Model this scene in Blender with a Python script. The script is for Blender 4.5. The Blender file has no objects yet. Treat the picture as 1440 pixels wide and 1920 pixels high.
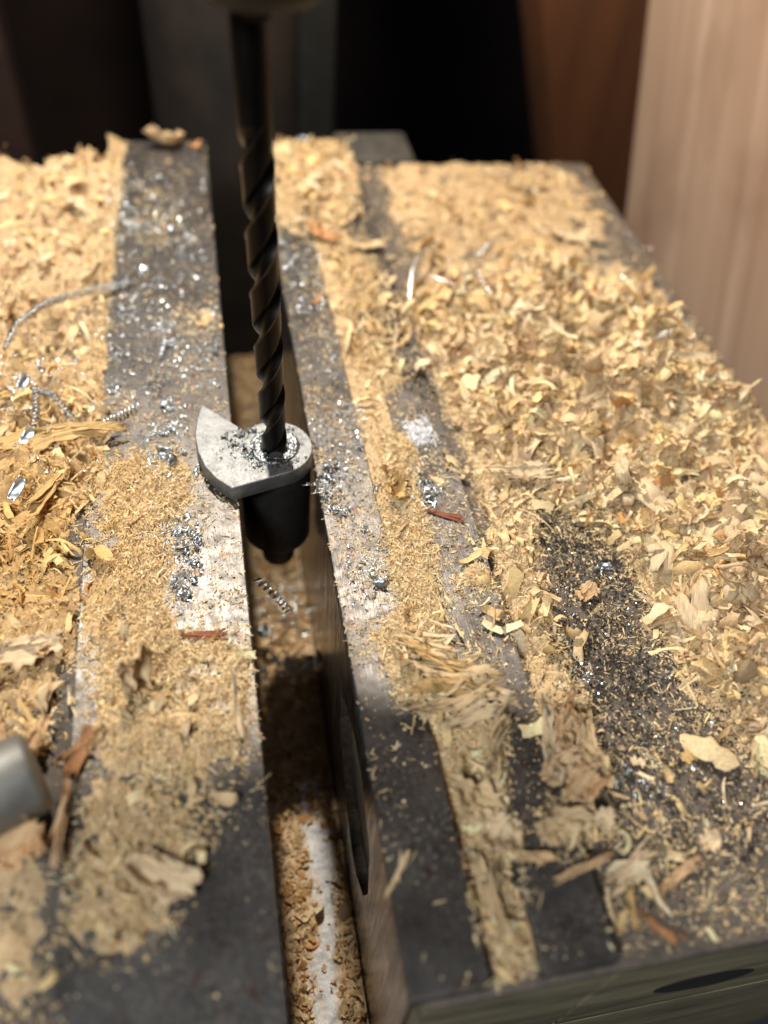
import bpy, math, random
import numpy as np
from mathutils import Matrix, Vector

# ============================================================ camera, light, exposure
MM = 0.001
RC = np.array([[0.980346331, 0.089850599, -0.175635818],
               [-0.182533334, 0.750875761, -0.634718185],
               [0.074850870, 0.654303035, 0.752519027]])
CP = np.array([-10.804, -144.479, 150.742])          # camera position in mm
FPX = 1530.0
sc = bpy.context.scene
cam_d = bpy.data.cameras.new('camera')
cam = bpy.data.objects.new('camera', cam_d)
sc.collection.objects.link(cam)
m4 = Matrix(RC.tolist()).to_4x4()
m4.translation = Vector((CP * MM).tolist())
cam.matrix_world = m4
cam_d.sensor_fit = 'VERTICAL'
cam_d.sensor_height = 24.0
cam_d.lens = 24.0 * FPX / 1920.0
cam_d.clip_start = 0.004
cam_d.clip_end = 20
cam_d.dof.use_dof = True
cam_d.dof.focus_distance = 0.189
cam_d.dof.aperture_fstop = 19.1 / 4.8
sc.camera = cam

w = bpy.data.worlds.new('World'); sc.world = w; w.use_nodes = True
w.node_tree.nodes['Background'].inputs[0].default_value = (0.55, 0.6, 0.7, 1)
w.node_tree.nodes['Background'].inputs[1].default_value = 0.035

def add_light(name, kind, loc, target, energy, color, size):
    d = bpy.data.lights.new(name, kind); d.energy = energy; d.color = color
    if kind == 'AREA': d.shape = 'DISK'; d.size = size
    else: d.shadow_soft_size = size
    o = bpy.data.objects.new(name, d); sc.collection.objects.link(o)
    o.location = [c * MM for c in loc]
    v = Vector(target) - Vector(loc)
    o.rotation_euler = v.to_track_quat('-Z', 'Y').to_euler()
    return o
LAMP = (-22, 163, 305)
add_light('work_lamp_light', 'POINT', LAMP, (0, 0, 0), 8.0, (1.0, 0.93, 0.82), 0.008)
add_light('room_light', 'AREA', (-230, -330, 430), (0, -40, 0), 3.0, (0.92, 0.97, 1.0), 0.16)

sc.view_settings.view_transform = 'Standard'
sc.view_settings.look = 'None'
sc.view_settings.exposure = 0.0
sc.view_settings.gamma = 1.0
sc.cycles.max_bounces = 6

rng = np.random.default_rng(7)
random.seed(7)

# ============================================================ helpers
def hit(px, py, z=0.0):
    d = RC @ np.array([px - 720.0, -(py - 960.0), -FPX]); t = (z - CP[2]) / d[2]
    return CP + t * d
def hit_axis(px, py, axis, val):
    d = RC @ np.array([px - 720.0, -(py - 960.0), -FPX]); t = (val - CP[axis]) / d[axis]
    return CP + t * d
def project(P):
    q = (np.asarray(P) - CP) @ RC
    return 720 + FPX * q[..., 0] / -q[..., 2], 960 - FPX * q[..., 1] / -q[..., 2]

_tab = np.random.default_rng(3).random((257, 257))
_tab[256] = _tab[0]; _tab[:, 256] = _tab[:, 0]
def vnoise(x, y, seed=0):
    x = np.asarray(x) + seed * 17.31; y = np.asarray(y) + seed * 9.77
    xi = np.floor(x); yi = np.floor(y); fx = x - xi; fy = y - yi
    xi = xi.astype(int) % 256; yi = yi.astype(int) % 256
    fx = fx * fx * (3 - 2 * fx); fy = fy * fy * (3 - 2 * fy)
    a = _tab[xi, yi]; b = _tab[xi + 1, yi]; c = _tab[xi, yi + 1]; d = _tab[xi + 1, yi + 1]
    return (a * (1 - fx) + b * fx) * (1 - fy) + (c * (1 - fx) + d * fx) * fy
def fbm(x, y, s, oct=4, seed=0):
    v = 0; a = .5; t = 0
    for k in range(oct):
        v = v + a * vnoise(x / s, y / s, seed + k * 3); t += a; a *= .55; s *= .5
    return v / t

def mesh_np(name, V, F, tint=None, mat=None, smooth=False, mats=None, midx=None):
    """V (n,3) in mm; F list of index arrays of equal-size polygons"""
    me = bpy.data.meshes.new(name)
    V = np.asarray(V, dtype=np.float64) * MM
    if not isinstance(F, list): F = [F]
    F = [f for f in F if len(f)]
    me.vertices.add(len(V)); me.vertices.foreach_set('co', V.ravel())
    loops = np.concatenate([f.ravel() for f in F]); sizes = np.concatenate([np.full(len(f), f.shape[1]) for f in F])
    me.loops.add(len(loops)); me.loops.foreach_set('vertex_index', loops.astype(np.int32))
    starts = np.concatenate([[0], np.cumsum(sizes)[:-1]])
    me.polygons.add(len(sizes)); me.polygons.foreach_set('loop_start', starts.astype(np.int32))
    me.polygons.foreach_set('loop_total', sizes.astype(np.int32))
    if smooth: me.polygons.foreach_set('use_smooth', np.ones(len(sizes), dtype=bool))
    if tint is not None:
        at = me.color_attributes.new('tint', 'FLOAT_COLOR', 'POINT')
        at.data.foreach_set('color', np.concatenate([tint, np.ones((len(V), 1))], 1).astype(np.float32).ravel())
    if mat: me.materials.append(mat)
    if mats:
        for mm_ in mats: me.materials.append(mm_)
    if midx is not None: me.polygons.foreach_set('material_index', midx.astype(np.int32))
    me.update(calc_edges=True); me.validate()
    return me

def link(o): sc.collection.objects.link(o); return o
def obj(name, me, parent=None, loc=(0, 0, 0), rot=(0, 0, 0)):
    o = bpy.data.objects.new(name, me); link(o)
    o.location = [c * MM for c in loc]; o.rotation_euler = rot
    if parent: o.parent = parent
    return o
def tag(o, label=None, cat=None, group=None, kind=None):
    if label: o['label'] = label
    if cat: o['category'] = cat
    if group: o['group'] = group
    if kind: o['kind'] = kind
    return o
def thing(name, label, cat, loc=(0, 0, 0), rot=(0, 0, 0), group=None):
    return tag(obj(name, None, None, loc, rot), label, cat, group)

def box_mesh(name, x0, x1, y0, y1, z0, z1, mat, bev=0.25, seg=2):
    import bmesh
    bm = bmesh.new()
    bmesh.ops.create_cube(bm, size=1)
    for v in bm.verts:
        v.co.x = (x0 + x1) / 2 + v.co.x * (x1 - x0); v.co.y = (y0 + y1) / 2 + v.co.y * (y1 - y0); v.co.z = (z0 + z1) / 2 + v.co.z * (z1 - z0)
        v.co *= MM
    if bev: bmesh.ops.bevel(bm, geom=bm.edges[:] + bm.verts[:], offset=bev * MM, segments=seg, profile=.5, affect='EDGES')
    me = bpy.data.meshes.new(name); bm.to_mesh(me); bm.free(); me.materials.append(mat)
    return me

def grid_faces(nu, nv, closed_u=False, off=0):
    """vertex index = i*nv + j"""
    ni = nu if closed_u else nu - 1
    i, j = np.meshgrid(np.arange(ni), np.arange(nv - 1), indexing='ij')
    i2 = (i + 1) % nu
    return (np.stack([i * nv + j, i2 * nv + j, i2 * nv + j + 1, i * nv + j + 1], -1).reshape(-1, 4) + off)

def lathe(name, prof, mat, n=48, smooth=True, cap=True):
    prof = np.array(prof, float); a = np.linspace(0, 2 * np.pi, n, endpoint=False)
    V = np.stack([np.outer(np.cos(a), prof[:, 0]), np.outer(np.sin(a), prof[:, 0]), np.tile(prof[:, 1], (n, 1))], -1).reshape(-1, 3)
    me = mesh_np(name, V, grid_faces(n, len(prof), True), mat=mat, smooth=smooth)
    return me

def tube(name, pts, r, mat, n=8, seg_r=None, tint=None):
    P = np.array(pts, float); T = np.gradient(P, axis=0); T /= np.linalg.norm(T, axis=1)[:, None]
    up = np.array([0.13, 0.21, 0.97]); N = np.cross(T, up); N /= np.linalg.norm(N, axis=1)[:, None]; B = np.cross(T, N)
    a = np.linspace(0, 2 * np.pi, n, endpoint=False); rr = np.full(len(P), r) if seg_r is None else np.asarray(seg_r)
    V = P[None] + (np.cos(a)[:, None, None] * N[None] + np.sin(a)[:, None, None] * B[None]) * rr[None, :, None]
    V = V.reshape(-1, 3)
    t = None if tint is None else np.tile(np.array(tint), (len(V), 1))
    return mesh_np(name, V, grid_faces(n, len(P), True), mat=mat, smooth=True, tint=t)

# ============================================================ materials
class NT:
    def __init__(s, name):
        s.m = bpy.data.materials.new(name); s.m.use_nodes = True; s.t = s.m.node_tree; s.n = s.t.nodes; s.l = s.t.links
        s.b = s.n['Principled BSDF']; s.out = s.n['Material Output']
        s.tc = s.n.new('ShaderNodeTexCoord')
    def map(s, scale=(1, 1, 1), src='Object', rot=(0, 0, 0)):
        m = s.n.new('ShaderNodeMapping'); m.inputs['Scale'].default_value = [1000 * c for c in scale]; m.inputs['Rotation'].default_value = rot
        s.l.new(s.tc.outputs[src], m.inputs[0]); return m.outputs[0]
    def noise(s, vec, scale, detail=4, rough=.55, dist=0):
        n = s.n.new('ShaderNodeTexNoise'); n.inputs['Scale'].default_value = scale; n.inputs['Detail'].default_value = detail
        n.inputs['Roughness'].default_value = rough; n.inputs['Distortion'].default_value = dist
        s.l.new(vec, n.inputs['Vector']); return n.outputs['Fac']
    def ramp(s, fac, stops):
        r = s.n.new('ShaderNodeValToRGB'); e = r.color_ramp.elements
        while len(e) < len(stops): e.new(.5)
        for q, (p, c) in zip(e, stops):
            q.position = p; q.color = (c, c, c, 1) if isinstance(c, (int, float)) else (*c, 1)
        s.l.new(fac, r.inputs[0]); return r.outputs[0]
    def mix(s, fac, a, b, mode='MIX'):
        m = s.n.new('ShaderNodeMix'); m.data_type = 'RGBA'; m.blend_type = mode
        for inp, v in ((m.inputs['Factor'], fac), (m.inputs['A'], a), (m.inputs['B'], b)):
            if isinstance(v, (int, float)): inp.default_value = v
            elif isinstance(v, tuple): inp.default_value = (*v, 1)
            else: s.l.new(v, inp)
        return m.outputs['Result']
    def math(s, op, a, b=0.0):
        m = s.n.new('ShaderNodeMath'); m.operation = op
        for i, v in enumerate((a, b)):
            if isinstance(v, (int, float)): m.inputs[i].default_value = v
            else: s.l.new(v, m.inputs[i])
        return m.outputs[0]
    def bump(s, h, dist=.1, strength=1.0):
        b = s.n.new('ShaderNodeBump'); b.inputs['Distance'].default_value = dist * MM; b.inputs['Strength'].default_value = strength
        s.l.new(h, b.inputs['Height']); s.l.new(b.outputs[0], s.b.inputs['Normal']); return b
    def set(s, **k):
        names = dict(color='Base Color', rough='Roughness', metal='Metallic', spec='Specular IOR Level')
        for a, v in k.items():
            i = s.b.inputs[names[a]]
            if isinstance(v, tuple): i.default_value = (*v, 1)
            elif isinstance(v, (int, float)): i.default_value = v
            else: s.l.new(v, i)
        return s

def mat_wood_dust():
    s = NT('sawdust'); a = s.n.new('ShaderNodeAttribute'); a.attribute_name = 'tint'
    n = s.noise(s.map(), 1.6, 3, .7)
    c = s.mix(1.0, a.outputs['Color'], s.ramp(n, [(.25, .62), (.75, 1.15)]), 'MULTIPLY')
    s.set(color=c, rough=.85, spec=.15)
    s.bump(s.noise(s.map(), 2.4, 4, .75), .2)
    tr = s.n.new('ShaderNodeBsdfTranslucent'); s.l.new(c, tr.inputs[0])
    mx = s.n.new('ShaderNodeMixShader'); mx.inputs[0].default_value = .10
    s.l.new(s.b.outputs[0], mx.inputs[1]); s.l.new(tr.outputs[0], mx.inputs[2]); s.l.new(mx.outputs[0], s.out.inputs[0])
    return s.m
def mat_shaving(name, c1, c2, c3=None):
    s = NT(name)
    v = s.map((.22, 2.6, .9))
    n = s.noise(v, 1.0, 5, .65, .6)
    col = s.ramp(n, [(.28, c1), (.72, c2)])
    if c3: col = s.mix(s.ramp(s.noise(s.map(), .28, 2), [(.55, 0.0), (.68, 1.0)]), col, c3)
    s.set(color=col, rough=.7, spec=.25)
    col = s.mix(1.0, col, s.ramp(s.noise(s.map((.25, 5, 2)), 1.0, 3, .6), [(.3, .70), (.5, 1.0)]), 'MULTIPLY')
    s.set(color=col); s.bump(n, .38)
    tr = s.n.new('ShaderNodeBsdfTranslucent'); s.l.new(col, tr.inputs[0])
    mx = s.n.new('ShaderNodeMixShader'); mx.inputs[0].default_value = .12
    s.l.new(s.b.outputs[0], mx.inputs[1]); s.l.new(tr.outputs[0], mx.inputs[2]); s.l.new(mx.outputs[0], s.out.inputs[0])
    return s.m
def mat_bar():
    s = NT('machined_steel')
    br = s.noise(s.map((4.5, .06, 1)), 1.0, 4, .6)          # mill marks along the bar
    cross = s.noise(s.map((.08, 3.0, 1), rot=(0, 0, .12)), 1.0, 3, .6)
    blot = s.noise(s.map(), .06, 5, .6)
    blot2 = s.noise(s.map(), .35, 5, .65)
    base = s.ramp(blot, [(.3, (.080, .073, .067)), (.7, (.20, .183, .170))])
    rust = s.ramp(s.noise(s.map(), .22, 5, .7), [(.56, 0.0), (.68, .85)])
    base = s.mix(rust, base, (.10, .045, .025))
    dark = s.ramp(blot2, [(.30, 0.5), (.55, 1.0)])
    base = s.mix(1.0, base, dark, 'MULTIPLY')
    dust = s.ramp(s.noise(s.map(), 1.1, 6, .75), [(.54, 0.0), (.66, .75)])
    patch = s.ramp(s.noise(s.map(), .045, 3, .5), [(.38, 0.15), (.62, 1.0)])
    dm = s.math('MULTIPLY', dust, patch)
    col = s.mix(dm, base, (.34, .27, .19))
    metal = s.math('SUBTRACT', .78, dm)
    s.set(color=col, metal=metal, rough=s.ramp(blot2, [(.3, .48), (.7, .34)]))
    h = s.math('ADD', s.math('MULTIPLY', br, 1.3), s.math('MULTIPLY', cross, .25))
    h = s.math('ADD', h, s.math('MULTIPLY', dm, .6))
    s.bump(h, .05, 1.0)
    return s.m
def mat_wall():
    s = NT('scratched_steel')
    st = s.noise(s.map((1, .05, 3.5)), 1.0, 4, .6)
    v = s.noise(s.map((1, .9, .03)), 1.0, 4, .6)
    s.set(color=s.ramp(s.noise(s.map(), .12, 5, .65), [(.35, (.10, .08, .07)), (.65, (.34, .29, .265))]), metal=.95, rough=s.ramp(v, [(.3, .18), (.7, .36)]))
    s.bump(s.math('ADD', st, v), .012)
    return s.m
def mat_board():
    s = NT('grimy_board')
    n = s.noise(s.map(), .09, 6, .65); f = s.noise(s.map(), 1.4, 6, .8)
    c = s.ramp(n, [(.3, (.045, .037, .031)), (.7, (.135, .106, .086))])
    c = s.mix(s.ramp(f, [(.50, 0.0), (.66, .7)]), c, (.26, .20, .135))
    c = s.mix(s.ramp(s.noise(s.map(), 2.1, 4, .8), [(.60, 0.0), (.68, .9)]), c, (.015, .014, .016))
    s.set(color=c, rough=.55, spec=.45); s.bump(s.math('ADD', f, s.noise(s.map(), 3.5, 3)), .14)
    return s.m
def mat_edge():
    s = NT('layered_wood_edge')
    n = s.noise(s.map((.02, .02, .16)), 1.0, 5, .65, .4); f = s.noise(s.map((.08, .08, 1.0)), 1.0, 5, .7)
    c = s.ramp(n, [(.3, (.09, .075, .045)), (.55, (.26, .22, .13)), (.75, (.36, .30, .18))])
    c = s.mix(1.0, c, s.ramp(f, [(.3, .45), (.6, 1.0)]), 'MULTIPLY')
    s.set(color=c, rough=.7); s.bump(f, .3)
    return s.m
def mat_zinc(name='cast_zinc', base=.31, rough=.44):
    s = NT(name)
    n = s.noise(s.map(), .9, 5, .7); g = s.noise(s.map((2.5, .25, 1), rot=(0, 0, .5)), 1.0, 4, .6)
    k = s.noise(s.map(), .35, 4, .6)
    c = s.ramp(k, [(.3, (base * .6, base * .61, base * .61)), (.7, (base, base, base * .98))])
    s.set(color=c, metal=.9, rough=s.ramp(n, [(.3, rough + .16), (.7, rough)]))
    s.bump(s.math('ADD', n, s.math('MULTIPLY', g, .8)), .16)
    return s.m
def mat_simple(name, color, rough=.5, metal=0.0, scale=1.0, var=.3, bump=.05, stretch=(1, 1, 1)):
    s = NT(name); n = s.noise(s.map(stretch), scale, 5, .65)
    c2 = tuple(min(1, v * (1 + var)) for v in color); c1 = tuple(v * (1 - var) for v in color)
    s.set(color=s.ramp(n, [(.3, c1), (.7, c2)]), rough=rough, metal=metal)
    if bump: s.bump(n, bump)
    return s.m
M = dict(
    dust=mat_wood_dust(), bar=mat_bar(), wall=mat_wall(), board=mat_board(), edge=mat_edge(),
    zinc=mat_zinc(), boss=mat_simple('shaded_cast_metal', (.035, .032, .03), .5, .6, .5),  # boss colour darkened to carry the deep shade under the cam
    pale=mat_shaving('pale_pine_shaving', (.62, .40, .20), (.88, .64, .38)),
    cream=mat_shaving('cream_shaving', (.70, .50, .28), (.89, .70, .46)),
    gold=mat_shaving('golden_shaving', (.54, .33, .12), (.80, .55, .25)),
    peach=mat_shaving('pinkish_shaving', (.60, .38, .19), (.83, .58, .34), (.58, .29, .12)),
    olive=mat_shaving('greenish_shaving', (.64, .44, .23), (.84, .63, .37)),
    orange=mat_shaving('orange_shaving', (.45, .19, .07), (.68, .36, .17)),
    bark=mat_shaving('red_brown_splinter', (.20, .06, .03), (.42, .16, .08)),
    swarf=mat_simple('bright_metal_swarf', (.76, .80, .83), .32, 1.0, 1.2, .18, .04),
    greyswarf=mat_simple('grey_metal_swarf', (.42, .46, .49), .36, 1.0, 1.2, .3, .05),
    grit=mat_simple('black_metal_grit', (.045, .034, .026), .6, .3, 1.5, .5, .05),
    drill=mat_simple('black_oxide_steel', (.018, .0155, .014), .36, .92, .6, .35, .03, (1, 1, .3)),
    margin=mat_simple('worn_drill_margin', (.07, .058, .048), .32, .95, .8, .3, .02),
    fines=mat_simple('dark_metal_fines', (.20, .21, .215), .42, 1.0, 1.2, .4, .05),
    fluff=mat_simple('white_fluff', (.80, .79, .80), .9, 0, 2, .08, .05),
)

# ============================================================ coverage maps (painted once for the bench plane)
Q = 4; PADX = 400; PADY = 200; CW = (1440 + 2 * PADX) // Q; CH = (1920 + 2 * PADY) // Q
_yy, _xx = np.mgrid[0:CH, 0:CW]; _X = _xx * Q - PADX; _Y = _yy * Q - PADY
def poly_mask(pts):
    ins = np.zeros((CH, CW), bool); n = len(pts)
    for i in range(n):
        x1, y1 = pts[i]; x2, y2 = pts[(i + 1) % n]
        if y1 == y2: continue
        c = ((y1 > _Y) != (y2 > _Y)) & (_X < (x2 - x1) * (_Y - y1) / (y2 - y1) + x1)
        ins ^= c
    return ins.astype(float)
def blur(a, r):
    r = max(1, int(r / Q))
    for ax in (0, 1):
        for _ in range(2):
            p = np.concatenate([np.repeat(a.take([0], ax), r + 1, ax), a, np.repeat(a.take([-1], ax), r, ax)], ax)
            c = np.cumsum(p, ax); k = 2 * r + 1
            a = (c.take(range(k, c.shape[ax]), ax) - c.take(range(0, c.shape[ax] - k), ax)) / k
    return a
def layer(items):
    out = np.zeros((CH, CW))
    for pts, val, b in items:
        if val >= 0: out = np.maximum(out, blur(poly_mask(pts), b) * val)
        else: out = out * (1 - blur(poly_mask(pts), b) * -val)
    return out
def layer2(out, items):
    for pts, val, b in items:
        if val >= 0: out = np.maximum(out, blur(poly_mask(pts), b) * val)
        else: out = out * (1 - blur(poly_mask(pts), b) * -val)
    return out
def samp(L, x, y, z=0.0):
    px, py = project(np.stack([x, y, np.zeros_like(x) + z], -1))
    u = np.clip((px + PADX) / Q, 0, CW - 2); v = np.clip((py + PADY) / Q, 0, CH - 2)
    i = u.astype(int); j = v.astype(int); fu = u - i; fv = v - j
    return (L[j, i] * (1 - fu) + L[j, i + 1] * fu) * (1 - fv) + (L[j + 1, i] * (1 - fu) + L[j + 1, i + 1] * fu) * fv
def ell(cx, cy, rx, ry=None, rot=0):
    ry = ry or rx; r = math.radians(rot)
    return [(cx + rx * math.cos(a) * math.cos(r) - ry * math.sin(a) * math.sin(r), cy + rx * math.cos(a) * math.sin(r) + ry * math.sin(a) * math.cos(r)) for a in np.linspace(0, 2 * np.pi, 20, endpoint=False)]

# heap height in mm above whatever it lies on
HMAP = layer([
    # left board
    ([(-400, 290), (215, 255), (175, 700), (165, 930), (-400, 930)], 4.6, 16),
    ([(-400, 800), (180, 800), (150, 950), (-400, 950)], 5.6, 24),
    ([(-400, 940), (140, 940), (120, 1250), (-400, 1250)], 2.4, 16),
    ([(-400, 1200), (104, 1200), (85, 1420), (-400, 1420)], 2.4, 16),
    ([(-400, 1560), (75, 1600), (75, 1920), (-400, 1920)], 1.0, 30),
    (ell(140, 1030, 30, 45), -.95, 14), (ell(50, 1120, 60, 25), -.7, 14),
    # on left bar
    ([(225, 860), (330, 870), (350, 960), (300, 1010), (290, 1200), (450, 1210), (440, 1400), (330, 1460), (190, 1420), (195, 1300), (185, 1150), (215, 1000), (200, 930)], 1.8, 34),
    ([(200, 1450), (380, 1520), (390, 1590), (300, 1640), (310, 1700), (240, 1790), (140, 1760), (150, 1560)], .95, 34),
    (ell(230, 780, 60, 12), .25, 8), (ell(370, 600, 40, 30), .5, 18), (ell(290, 400, 50, 60), .3, 25), (ell(300, 1460, 120, 60), .4, 30),
    # the groove between the right-hand bars, and what spills over
    ([(520, 265), (640, 265), (665, 330), (640, 420), (560, 430), (520, 420)], 1.6, 16),
    ([(600, 400), (690, 470), (720, 560), (690, 620), (620, 520)], .8, 16),
    ([(655, 640), (735, 640), (760, 720), (700, 740)], .9, 12),
    ([(715, 800), (770, 830), (790, 960), (815, 1050), (835, 1180), (770, 1230), (738, 1080), (722, 960)], 1.4, 10),
    ([(700, 1190), (790, 1130), (840, 1230), (870, 1310), (850, 1380), (750, 1300)], 1.4, 14),
    ([(850, 1330), (940, 1340), (940, 1560), (990, 1800), (950, 1850), (900, 1700), (860, 1500)], 1.8, 12),
    (ell(890, 1085, 34, 26), .9, 10), (ell(790, 560, 30, 60), .9, 16),
    # right board
    ([(690, 265), (1050, 300), (1120, 400), (1120, 500), (1000, 540), (800, 540), (755, 420)], 1.0, 24),
    ([(790, 530), (1000, 510), (1210, 550), (1290, 660), (1460, 860), (1800, 1300), (1440, 1420), (1330, 1210), (1190, 1020), (1080, 930), (990, 880), (920, 850), (860, 730)], 7.0, 24),
    ([(900, 560), (1120, 560), (1290, 740), (1400, 950), (1180, 960), (1020, 850)], 9.5, 60),
    ([(885, 850), (960, 870), (1010, 960), (1010, 1100), (1070, 1230), (1120, 1340), (1020, 1330), (965, 1150), (915, 950)], 2.8, 10),
    ([(1240, 1120), (1800, 1050), (1700, 1430), (1420, 1390), (1300, 1240)], 5.5, 26),
    ([(960, 920), (1250, 1050), (1440, 1350), (1440, 1620), (1140, 1600), (1060, 1300)], .25, 50),
    ([(1140, 1480), (1500, 1400), (1500, 1720), (1180, 1780)], .12, 30),
    (ell(1100, 1550, 80, 50), .7, 25),
    (ell(1050, 880, 60, 18, 20), -.7, 14),
])
# share of ground with larger flakes (0..1)
CHIP = layer([
    ([(560, 300), (620, 300), (650, 480), (735, 860), (790, 1000), (740, 1000), (680, 800), (610, 500)], .16, 8),
    ([(775, 540), (1000, 520), (1200, 560), (1290, 670), (1440, 860), (1800, 1300), (1440, 1440), (1330, 1230), (1190, 1020), (1080, 950), (980, 880), (920, 850), (860, 730)], 1.0, 12),
    ([(1240, 1120), (1800, 1050), (1700, 1430), (1420, 1390), (1300, 1240)], 1.0, 20),
    ([(690, 265), (1060, 300), (1160, 430), (1000, 500), (800, 520), (740, 420)], .05, 20),
    ([(-400, 290), (205, 275), (175, 700), (165, 930), (-400, 930)], .40, 18),
    ([(-400, 760), (190, 780), (150, 1050), (-400, 1050)], .55, 20),
    ([(-400, 1050), (140, 1050), (110, 1420), (-400, 1420)], .5, 18),
    ([(-400, 1420), (110, 1420), (100, 1920), (-400, 1920)], .08, 18),
    ([(190, 1190), (450, 1200), (440, 1420), (190, 1440)], .10, 20),
    ([(200, 1450), (380, 1520), (390, 1590), (310, 1700), (240, 1790), (140, 1760), (150, 1560)], .10, 20),
    ([(520, 265), (640, 265), (680, 420), (560, 470)], .35, 14),
    ([(620, 480), (740, 540), (800, 700), (740, 720), (650, 640)], .25, 14),
    ([(740, 1180), (840, 1130), (890, 1290), (850, 1390), (770, 1330)], .35, 14),
    ([(860, 1330), (940, 1340), (950, 1560), (990, 1800), (960, 1850), (900, 1700), (860, 1500)], .35, 10),
    ([(1020, 1340), (1140, 1340), (1140, 1590), (1030, 1590)], .3, 16),
    ([(1140, 1400), (1440, 1400), (1440, 1700), (1200, 1780), (1120, 1640)], .035, 30),
    ([(840, 850), (1010, 900), (1070, 1230), (930, 1150)], .2, 20),
])
# loose fine grains lying one by one (0..1)
GRAIN = np.maximum(blur(np.clip(HMAP / 1.5, 0, 1), 50) * .34, 0)
GRAIN = layer2(GRAIN, [
    ([(-400, 260), (640, 240), (1090, 290), (1440, 740), (1800, 1200), (1800, 1700), (1440, 1740), (1165, 1810), (-400, 1920)], .10, 6),
    ([(860, 850), (1250, 1000), (1440, 1350), (1500, 1760), (1180, 1800), (1000, 1340)], .42, 30),
    ([(1060, 300), (1100, 300), (1440, 760), (1440, 860), (1180, 560)], .45, 14),
    ([(200, 640), (430, 640), (440, 860), (200, 880)], .16, 30),
    ([(230, 1000), (460, 1000), (470, 1250), (200, 1250)], .30, 30),
    ([(620, 800), (730, 800), (760, 1250), (650, 1250)], .25, 18),
    ([(560, 430), (700, 430), (840, 860), (900, 1100), (980, 1300), (640, 1250), (560, 700)], .25, 16),
    ([(380, 1500), (520, 1500), (540, 1920), (100, 1920), (100, 1800)], -.95, 50),
    ([(720, 1420), (850, 1420), (920, 1850), (760, 1870)], -.9, 24),
    ([(1010, 1620), (1150, 1620), (1170, 1810), (1030, 1840)], -.9, 14),
])
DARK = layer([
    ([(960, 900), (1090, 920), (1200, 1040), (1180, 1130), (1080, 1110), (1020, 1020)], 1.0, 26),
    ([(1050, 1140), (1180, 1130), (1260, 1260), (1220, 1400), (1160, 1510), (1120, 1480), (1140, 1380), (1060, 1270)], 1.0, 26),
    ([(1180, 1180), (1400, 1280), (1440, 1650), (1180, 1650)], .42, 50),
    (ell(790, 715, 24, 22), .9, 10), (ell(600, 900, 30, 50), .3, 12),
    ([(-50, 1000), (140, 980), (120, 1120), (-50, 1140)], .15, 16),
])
GLINT = layer([
    ([(190, 330), (370, 330), (380, 560), (190, 560)], .35, 30),
    ([(0, 620), (200, 600), (210, 760), (0, 900)], .6, 20),
    ([(180, 560), (440, 560), (430, 720), (180, 760)], .5, 20),
    ([(290, 600), (345, 600), (345, 920), (280, 900)], .9, 14),
    ([(300, 960), (400, 980), (390, 1150), (310, 1150)], .8, 16),
    ([(590, 760), (690, 760), (650, 980), (590, 960)], 1.0, 14),
    ([(430, 790), (560, 790), (560, 900), (470, 880)], .25, 10),
    ([(640, 1060), (740, 1060), (730, 1200), (650, 1180)], .5, 16),
    ([(960, 900), (1230, 1040), (1440, 1400), (1400, 1650), (1150, 1600), (1050, 1250)], .25, 30),
    ([(820, 440), (1240, 480), (1300, 640), (860, 580)], .35, 20),
    ([(1160, 400), (1240, 480), (1420, 740), (1330, 700)], .35, 14),
    ([(520, 420), (600, 440), (640, 700), (560, 650)], .3, 14),
])

BARS = [(-46.2, -10.3), (9.6, 23.3), (32.6, 46.2)]
YN, YF = -121.0, 166.0; XR = 144.0
def base_z(x, y):
    b = np.full_like(x, -4.0)
    for a, c in BARS: b = np.where((x > a) & (x < c) & (y < 181), 0.0, b)
    b = np.where((x > 23.3) & (x < 32.6), -1.3 - 2.4 * np.clip((-68 - y) / 22, 0, 1), b)
    return b
def edge_ok(x, y):
    slot = (x > -10.3) & (x < 9.6)
    return (~slot) & (x < XR) & (y > YN + .5) & (y < YF) | (~slot & (x > -46.2) & (x < 46.2) & (y < 180) & (y > YN + .3))
def heap_h(x, y):
    b = base_z(x, y)
    h = samp(HMAP, x, y, b)
    n0 = fbm(x, y, 1.3, 3, 14)
    n = fbm(x, y, 9, 4, 1); n2 = fbm(x, y, 2.2, 3, 5); n3 = fbm(x, y, 22, 2, 8)
    h = np.where((x > 23.3) & (x < 32.6) & (y > -116), np.maximum(h, .85), h)
    big = np.clip(h - 3.5, 0, 6)
    hh = h * np.clip(2.3 * n - .25, .1, 2) + (n2 - .5) * np.minimum(h, 2.4) * 1.6 + (n0 - .5) * np.minimum(h, 1.2) * 1.1 - .34 - .3 * (1 - n) + big * (n3 - .5) * 3.4 + big * (n - .5) * 1.6
    hh = np.where((x > 23.3) & (x < 32.6) & (y > -80), np.maximum(hh, .25 + .5 * n2), hh)
    return hh
step = 0.62
gx = np.arange(-112, XR, step); gy = np.arange(YN + .5, 180, step)
GX, GY = np.meshgrid(gx, gy, indexing='ij')
GH = heap_h(GX, GY); GB = base_z(GX, GY); GOK = edge_ok(GX, GY)
GH = np.where(GOK, GH, -1.0)
GZ = GB + GH
def surf_z(x, y):
    i = np.clip(((x - gx[0]) / step).round().astype(int), 0, len(gx) - 1); j = np.clip(((y - gy[0]) / step).round().astype(int), 0, len(gy) - 1)
    return np.maximum(GZ[i, j], base_z(x, y)), GH[i, j]

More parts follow.
